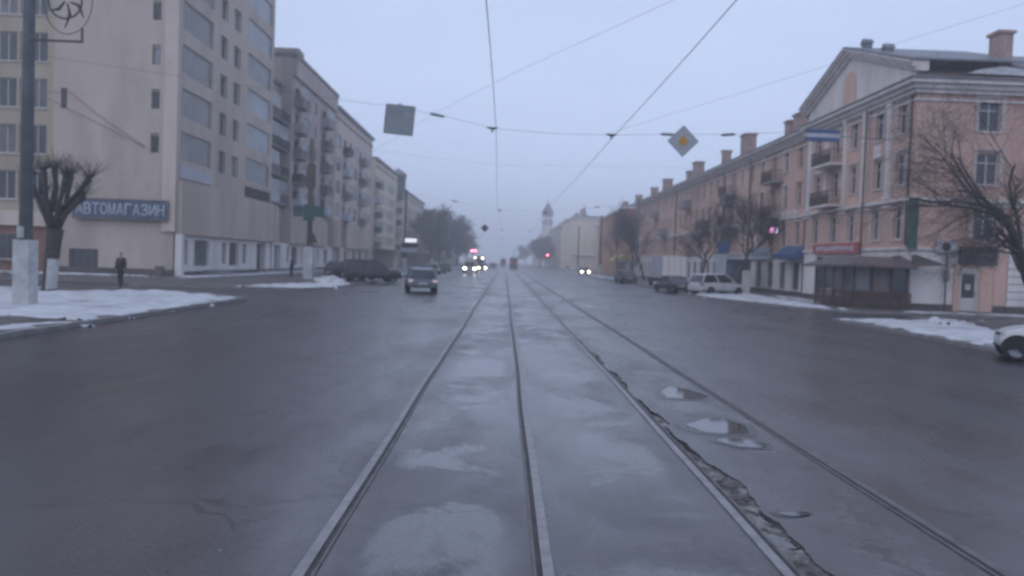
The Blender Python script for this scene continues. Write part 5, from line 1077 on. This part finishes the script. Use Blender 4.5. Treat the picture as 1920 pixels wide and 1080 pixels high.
    link('roof', rf.mesh('roof', M['snow'] if snowtop else pm, smooth=False), t)
    # wheels and arches
    rw = .315 if kind in ('sedan', 'hatch') else .35
    if rw not in WH: WH[rw] = wheel_mesh(rw, .2)
    for sx in (-1, 1):
        for y in (-.30, fw):
            o = link('wheel', None, t, loc=(sx * (w2 - .10), y * L, rw)); o.rotation_euler = (0, 0, 0 if sx > 0 else math.pi)
            link('tyre', WH[rw][0], o); link('rim', WH[rw][1], o)
            am = MB(); ar = rw * 1.10; am.add([(sx * (w2 + .004), y * L, rw)] + [(sx * (w2 + .004), y * L + ar * math.cos(q * math.pi / 10 - .15), rw + ar * math.sin(q * math.pi / 10 - .15) * 1.0) for q in range(14)], [(0, k, k + 1) for k in range(1, 14)])
            link('wheel_arch', am.mesh('wheel_arch', M['black']), t)
    zl = belt * .80
    for sx in (-1, 1):
        lit = .05 if head == 'headlight' else 0
        q = MB(); q.box(sx * w2 * .55 if sx > 0 else -w2 * .9, sx * w2 * .9 if sx > 0 else -w2 * .55, h2 * .93, h2 * (.972 + lit * .6), zl - .15 - lit, zl - .02 + lit); link('headlight', q.mesh('headlight', M[head]), t)
        q = MB(); q.box(min(sx * w2 * .62, sx * w2 * .93), max(sx * w2 * .62, sx * w2 * .93), -h2 * .992, -h2 * .94, zl - .05, zl + .10); link('tail_light', q.mesh('tail_light', M[{'tail': 'mud', 'on': 'tailon', 'red': 'tailred'}[tail]]), t)
        q = MB(); q.box(min(sx * w2 * .98, sx * w2 * 1.12), max(sx * w2 * .98, sx * w2 * 1.12), .16 * L, .16 * L + .1, belt + .02, belt + .15); link('mirror', q.mesh('mirror', pm), t)
    q = MB(); q.box(-.26, .26, -h2 * 1.0, -h2 * .96, .52, .64); link('number_plate', q.mesh('number_plate', M['plate']), t)
    q = MB(); q.box(-w2 * .84, w2 * .84, h2 * .92, h2 * .985, zs + .05, zs + .22); q.box(-w2 * .84, w2 * .84, -h2 * .99, -h2 * .93, zs + .04, zs + .2); bo2 = link('bumper', q.mesh('bumper', M['framed'] if pm is not P_white else pm), t); bv = bo2.modifiers.new('soft', 'BEVEL'); bv.width = .05; bv.segments = 3
    q = MB(); q.box(-w2 * .5, w2 * .5, h2 * .96, h2 * .986, zl - .15, zl - .05); link('grille', q.mesh('grille', M['black']), t)
    for sx in (-1, 1):
        q = MB(); q.box(min(sx * w2 * .996, sx * (w2 * .996 + .004)), max(sx * w2 * .996, sx * (w2 * .996 + .004)), -.02, .0, zs + .1, belt - .05); q.box(min(sx * w2 * .99, sx * (w2 * .99 + .03)), max(sx * w2 * .99, sx * (w2 * .99 + .03)), -.2 * L * .2, -.2 * L * .2 + .16, belt * .84, belt * .84 + .03); link('door_handle', q.mesh('door_handle', M['black']), t)
    del t['_local']; return t
car((-4.95, 47.8, 0), R(9), 'grey sedan with dim tail lights driving away on the left', P_grey, 'hatch', tail='on')
car((-10.15, 61.2, .05), R(-68), 'dark estate car parked side on by the left kerb', P_dark, 'suv', L=4.4, Wd=1.85, H=1.75)
car((-12.1, 63.6, .1), R(-50), 'second dark car tucked behind the dark estate car', P_blue, 'hatch', L=4.1, H=1.5)
car((-5.1, 120.5, 0), R(180), 'white van approaching with bright headlights', P_white, 'van', L=5.0, Wd=2.0, H=2.1, head='headlight', cat='van', name='van')
car((-4.25, 156, 0), R(180), 'car with headlights following the white van', P_grey, 'sedan', head='headlight')
car((-2.9, 205, 0), R(180), 'small dark car far off beside the left track', P_dark, 'suv')
car((2.2, 190, 0), 0, 'distant dark car ahead on the right tram track', P_mar, 'sedan')
car((14.6, 146, 0), R(180), 'car with headlights by the right kerb snow', P_dark, 'sedan', head='headlight')
car((15.3, 195, 0), R(178), 'snow covered pale car parked by the cream building', P_silver, 'suv', snowtop=True)
car((15.6, 58.6, .05), R(-62), 'white hatchback parked askew beside the whitewashed post', P_white, 'hatch', L=4.2, H=1.6)
car((13.2, 62.5, 0), R(8), 'low dark car parked before the box truck', P_dark, 'sedan', L=4.1, H=1.35)
car((13.6, 89, 0), R(3), 'dark saloon parked ahead of the box truck', P_dark, 'sedan')
car((14.4, 97, 0), R(-3), 'dark off roader parked second beyond the box truck', P_blue, 'suv')
car((14.0, 19.2, .0), R(64), 'white hatchback nosing into the right frame edge', P_white, 'hatch', L=3.5, Wd=1.6, H=1.48, fw=.395)
for i, (y, pm, kd, lab) in enumerate(((97, P_dark, 'sedan', 'first parked car in the row beyond the grey car'), (106, P_silver, 'hatch', 'pale parked car, second in the left kerb row'), (117, P_blue, 'suv', 'dark blue parked car, third in the left kerb row'), (129, P_dark, 'sedan', 'dark parked car at the end of the left kerb row'))):
    car((-9.3 - .1 * i, y, 0), R(1 - i), lab, pm, kd, group='cars parked along the left kerb')
# bus
bs = root('bus', (-6.0, 192, 0), 'bus far down the left lanes with lit marker lamps', 'bus')
mb = MB(); mb.prism([(-7.2, .4), (-4.8, .4), (-4.75, 2.7), (-4.95, 3.05), (-7.05, 3.05), (-7.25, 2.7)], 1, 187, 197); part('body', mb, P_silver, bs); mb = MB(); mb.box(-7.1, -4.9, 186.95, 186.99, 1.2, 2.3); part('windscreen', mb, M['glass'], bs)
for x in (-6.9, -5.1): mb = MB(); mb.box(x - .15, x + .15, 186.9, 186.98, 2.45, 2.7); part('marker_lamp', mb, M['headlight'], bs); mb = MB(); mb.box(x - .12, x + .12, 186.93, 186.98, .75, .95); part('headlight', mb, M['headlight'], bs)
for x in (-7.0, -5.0):
    for y in (189, 195): mb = MB(); mb.tube([(x - .14, y, .48), (x + .14, y, .48)], .48, 14); part('wheel', mb, M['black'], bs)
# trams
def tram(x, y, label, lamp):
    t = root('tram', (x, y, 0), label, 'tram'); w = 1.2
    mb = MB(); mb.prism([(x - w, .35), (x + w, .35), (x + w, 2.7), (x + w * .85, 3.2), (x - w * .85, 3.2), (x - w, 2.7)], 1, y, y + 15); part('body', mb, P_red, t)
    mb = MB(); mb.box(x - w * .86, x + w * .86, y - .03, y - .003, 1.35, 2.5); part('rear_window', mb, M['glass'], t)
    mb = MB(); mb.box(x - w * .5, x + w * .5, y - .02, y - .003, 2.65, 3.0); part('route_board', mb, M['darksign'], t)
    for i in range(5): mb = MB(); mb.box(x - w - .012, x + w + .012, y + 1 + i * 2.8, y + 3.2 + i * 2.8, 1.3, 2.4); part('side_window', mb, M['glass'], t)
    for sx in (-1, 1): mb = MB(); mb.box(x + sx * .95 - .14, x + sx * .95 + .14, y - .05, y - .004, lamp, lamp + .25); part('tail_light', mb, M['tailred'], t)
    mb = MB(); mb.tube([(x - .6, y + 6, 3.2), (x, y + 7.5, 4.4), (x - .05, y + 6, 5.7)], .05, 5); mb.tube([(x + .6, y + 6, 3.2), (x, y + 7.5, 4.4)], .05, 5); mb.box(x - .7, x + .7, y + 5.95, y + 6.05, 5.68, 5.74); part('pantograph', mb, M['wire'], t)
    for yy in (y + 3, y + 11): mb = MB(); mb.box(x - 1.0, x + 1.0, yy, yy + 2, .05, .6); part('bogie', mb, M['black'], t)
tram(2.75, 236, 'tram far ahead on the right track', 1.7); tram(-.5, 335, 'tram much farther off on the left track', 2.6)
# box truck
bt = root('box_truck', (16, 76, 0), 'box truck with pale rear doors parked at the right kerb', 'truck')
tx0, tx1, ty0, ty1, tz0, tz1 = 14.6, 16.9, 74.0, 79.6, .95, 3.05
mb = MB(); mb.box(tx0, tx1, ty0, ty1, tz0, tz1); part('cargo_box', mb, M['greysign'], bt)
mb = MB()
for k in range(6): mb.box(tx1 + .001, tx1 + .02, ty0 + .2 + k * .9, ty0 + .25 + k * .9, tz0 + .05, tz1 - .05); mb.box(tx0 - .02, tx0 - .001, ty0 + .2 + k * .9, ty0 + .25 + k * .9, tz0 + .05, tz1 - .05)
part('side_rib', mb, M['greysign'], bt)
for (a, b) in ((tx0 + .06, (tx0 + tx1) / 2 - .02), ((tx0 + tx1) / 2 + .02, tx1 - .06)):
    mb = MB(); mb.box(a, b, ty0 - .06, ty0 - .002, tz0 + .05, tz1 - .06); d_ = part('rear_door', mb, M['white'], bt); mb = MB(); mb.tube([((a + b) / 2, ty0 - .09, tz0 + .1), ((a + b) / 2, ty0 - .09, tz1 - .1)], .02, 6); part('lock_rod', mb, M['steel'], d_)
mb = MB(); mb.box(tx0 + .1, tx1 - .1, ty0 + .1, ty1 + 2.0, .55, .94); mb.box(tx0 + .1, tx1 - .1, ty0 - .05, ty0 + .05, .45, .6); part('chassis', mb, M['black'], bt)
mb = MB(); mb.prism([(ty1 + .1, .5), (ty1 + 2.0, .5), (ty1 + 2.05, 1.3), (ty1 + 1.5, 2.2), (ty1 + .1, 2.3)], 0, tx0 + .2, tx1 - .2); part('cab', mb, P_white, bt)
for x in (tx0 + .2, tx1 - .2):
    for y in (ty0 + 1.3, ty1 + 1.0): mb = MB(); mb.tube([(x - .13, y, .45), (x + .13, y, .45)], .45, 14); part('wheel', mb, M['black'], bt)
for x in (tx0 + .25, tx1 - .25): mb = MB(); mb.box(x - .12, x + .12, ty0 - .07, ty0 - .052, .62, .74); part('tail_light', mb, M['mud'], bt)

# ------------------------------------------------------------------ street furniture
def post_sign(x, y, h, label, cat, boards, w=.04, group=None, name='sign_post'):
    t = root(name, (x, y, 0), label, cat, group); mb = MB(); mb.tube([(x, y, .05), (x, y, h)], w, 8); part('post', mb, M['steel'], t)
    for (x0, x1, z0, z1, m) in boards: mb = MB(); mb.box(x + x0, x + x1, y - .10, y - w - .002, z0, z1); part('board', mb, M[m], t)
    return t
pylon = root('advert_pillar', (17.6, 65, 0), 'white advertising pillar between the truck and the slim post', 'advert pillar')
mb = MB(); mb.box(17.15, 18.0, 64.85, 65.15, .5, 3.2); part('panel', mb, M['greysign'], pylon); mb = MB(); mb.box(17.1, 18.05, 64.82, 65.18, 3.2, 3.3); mb.box(17.45, 17.7, 64.9, 65.1, .1, .5); part('frame', mb, M['framed'], pylon)
post_sign(18.3, 67, 4.3, 'blue square parking sign above the white pillar', 'road sign', [(-.5, .5, 3.3, 4.3, 'bluesign')])
kk = root('kiosk', (20.3, 70, 0), 'dark kiosk behind the slim post on the right pavement', 'kiosk'); mb = MB(); mb.box(19.6, 21.2, 69, 72, .1, 2.7); part('walls', mb, M['shopsign'], kk); mb = MB(); mb.box(19.4, 21.4, 68.7, 72.3, 2.702, 2.9); part('roof', mb, M['bluesign'], kk); mb = MB(); mb.box(19.8, 20.9, 68.96, 68.998, 1.1, 2.2); part('window', mb, M['glassm'], kk)
post_sign(-11.6, 97, 5.0, 'lit white shop sign over a board on the left kerb', 'lit sign', [(-.5, .9, 3.9, 4.35, 'shoplit'), (-.9, 1.0, 2.7, 3.2, 'greysign'), (-.9, 1.1, 3.25, 3.8, 'darksign')])
post_sign(-12.0, 88, 2.4, 'short white post standing in the left kerb snow', 'post', [(-.14, .14, .1, 2.0, 'whitewash')], name='bollard')
def signal(x, y, h, label, lamps, red='sigred'):
    t = root('traffic_light', (x, y, 0), label, 'traffic light', 'traffic lights showing red'); mb = MB(); mb.tube([(x, y, .05), (x, y, h + .6)], .08, 8); part('post', mb, M['steel'], t)
    for dx in lamps:
        mb = MB(); mb.box(x + dx - .2, x + dx + .2, y - .25, y - .09, h - .9, h + .35); hd = part('signal_head', mb, M['darksign'], t)
        for k, m in enumerate((red, 'black', 'black')): mb = MB(); mb.tube([(x + dx, y - .30, h + .12 - .4 * k), (x + dx, y - .252, h + .12 - .4 * k)], .19, 12); part('lamp', mb, M[m], hd)
        if len(lamps) > 1 and dx != 0: mb = MB(); mb.box(min(x, x + dx), max(x, x + dx), y - .1, y - .06, h - .02, h + .04); part('arm', mb, M['steel'], t)
signal(-9.2, 228, 4.6, 'pair of red traffic lights above the white van', [-.1, .75]); signal(14.0, 262, 4.4, 'red traffic light on the right before the cream building', [0]); 
for (x, y, w, lab, z) in ((14.2, 118, 3.2, 'grey bus stop shelter down the right kerb', 2.6),):
    t = root('bus_shelter', (x + 3, y, 0), lab, 'bus shelter'); mb = MB(); mb.box(x + 3, x + 4.4, y, y + 4, z, z + .12); part('roof', mb, M['steel'], t); mb = MB(); mb.box(x + 4.3, x + 4.36, y, y + 4, .3, z); part('back_panel', mb, M['glassp'], t)
    for yy in (y + .1, y + 3.9): mb = MB(); mb.tube([(x + 3.1, yy, .1), (x + 3.1, yy, z)], .05, 6); part('post', mb, M['steel'], t)

# ------------------------------------------------------------------ people
def person(loc, rz, label, bag=False, sc=1.0, step=.16):
    t = link('person', None, None, label, 'person', None, None, loc, rz); t.scale = (sc, sc, sc)
    def skin(name, verts, edges, rad, m, rootv, par, sub=2):
        me = bpy.data.meshes.new(name); me.from_pydata(verts, edges, []); me.materials.append(m); o = link(name, me, par); md = o.modifiers.new('skin', 'SKIN'); md.use_smooth_shade = True
        for i, r_ in enumerate(rad): me.skin_vertices[0].data[i].radius = (r_, r_) if not isinstance(r_, tuple) else r_
        me.skin_vertices[0].data[rootv].use_root = True
        o.modifiers.new('sub', 'SUBSURF').levels = sub; o.modifiers['sub'].render_levels = sub; return o
    v = [(0, 0, .98), (0, 0, 1.18), (0, -.01, 1.38), (0, -.01, 1.50), (0, .02, 1.60), (0, .02, 1.72),
         (-.17, 0, 1.42), (-.25, .02, 1.16), (-.24, .10, .92), (-.235, .13, .84), (.17, 0, 1.42), (.25, -.02, 1.16), (.24, .06, .92), (.235, .09, .84),
         (-.09, 0, .92), (-.10, .06 + step * .3, .50), (-.10, step * .6, .09), (-.10, step * .6 + .14, .04), (.09, 0, .92), (.10, -.02, .50), (.10, -step, .09), (.10, -step + .14, .04)]
    e = [(0, 1), (1, 2), (2, 3), (3, 4), (4, 5), (2, 6), (6, 7), (7, 8), (8, 9), (2, 10), (10, 11), (11, 12), (12, 13), (0, 14), (14, 15), (15, 16), (16, 17), (0, 18), (18, 19), (19, 20), (20, 21)]
    r_ = [(.15, .11), (.14, .10), (.15, .10), .055, .085, .08, .065, .048, .036, .03, .065, .048, .036, .03, .085, .058, .042, .04, .085, .058, .042, .04]
    b = skin('body', v, e, r_, M['skin'], 0, t)
    skin('trousers', v[0:1] + v[14:17] + v[18:21], [(0, 1), (1, 2), (2, 3), (0, 4), (4, 5), (5, 6)], [(.17, .13), .105, .078, .062, .105, .078, .062], M['cloth2'], 0, t)
    skin('coat', [(0, 0, .80)] + v[0:3] + [(0, -.01, 1.47)] + v[6:9] + v[10:13], [(0, 1), (1, 2), (2, 3), (3, 4), (3, 5), (5, 6), (6, 7), (3, 8), (8, 9), (9, 10)], [(.20, .15), (.19, .14), (.18, .135), (.19, .13), .09, .09, .07, .055, .09, .07, .055], M['cloth'], 1, t)
    skin('hat', [(0, .015, 1.70), (0, .015, 1.77)], [(0, 1)], [.105, .07], M['cloth2'], 0, t)
    hh = MB(); hh.lathe([(.001, .0), (.018, .01), (.001, .035)], (0, .105, 1.62), 6); link('nose', hh.mesh('nose', M['skin']), t)
    skin('shoes', [v[16], v[17]], [(0, 1)], [.055, .05], M['black'], 0, t); skin('shoes', [v[20], v[21]], [(0, 1)], [.055, .05], M['black'], 0, t)
    if bag: skin('bag', [(.02, .16, 1.12), (.02, .17, 1.30)], [(0, 1)], [(.15, .07), (.13, .06)], M['bagred'], 0, t)
    return t
person((-19.25, 40.4, .02), R(175), 'person in dark coat and hat walking past the left snow', bag=True)
person((-17.6, 66.5, .1), R(100), 'person in black standing by the podium near the brown post', step=.05)

# ------------------------------------------------------------------ misty air
mb = MB(); mb.box(-620, 620, -120, 1010, -1.2, 48)
hz = link('haze', mb.mesh('haze', bpy.data.materials.new('haze')), kind='stuff')
hm = hz.data.materials[0]; hm.use_nodes = True; hn = hm.node_tree.nodes; hn.clear(); pv = hn.new('ShaderNodeVolumePrincipled'); ho = hn.new('ShaderNodeOutputMaterial')
pv.inputs['Color'].default_value = (0.985, 0.99, 1.0, 1); pv.inputs['Density'].default_value = 0.0023; pv.inputs['Anisotropy'].default_value = 0.65
hm.node_tree.links.new(pv.outputs[0], ho.inputs['Volume'])
for o in list(bpy.data.objects):
    if '_local' in o: del o['_local']
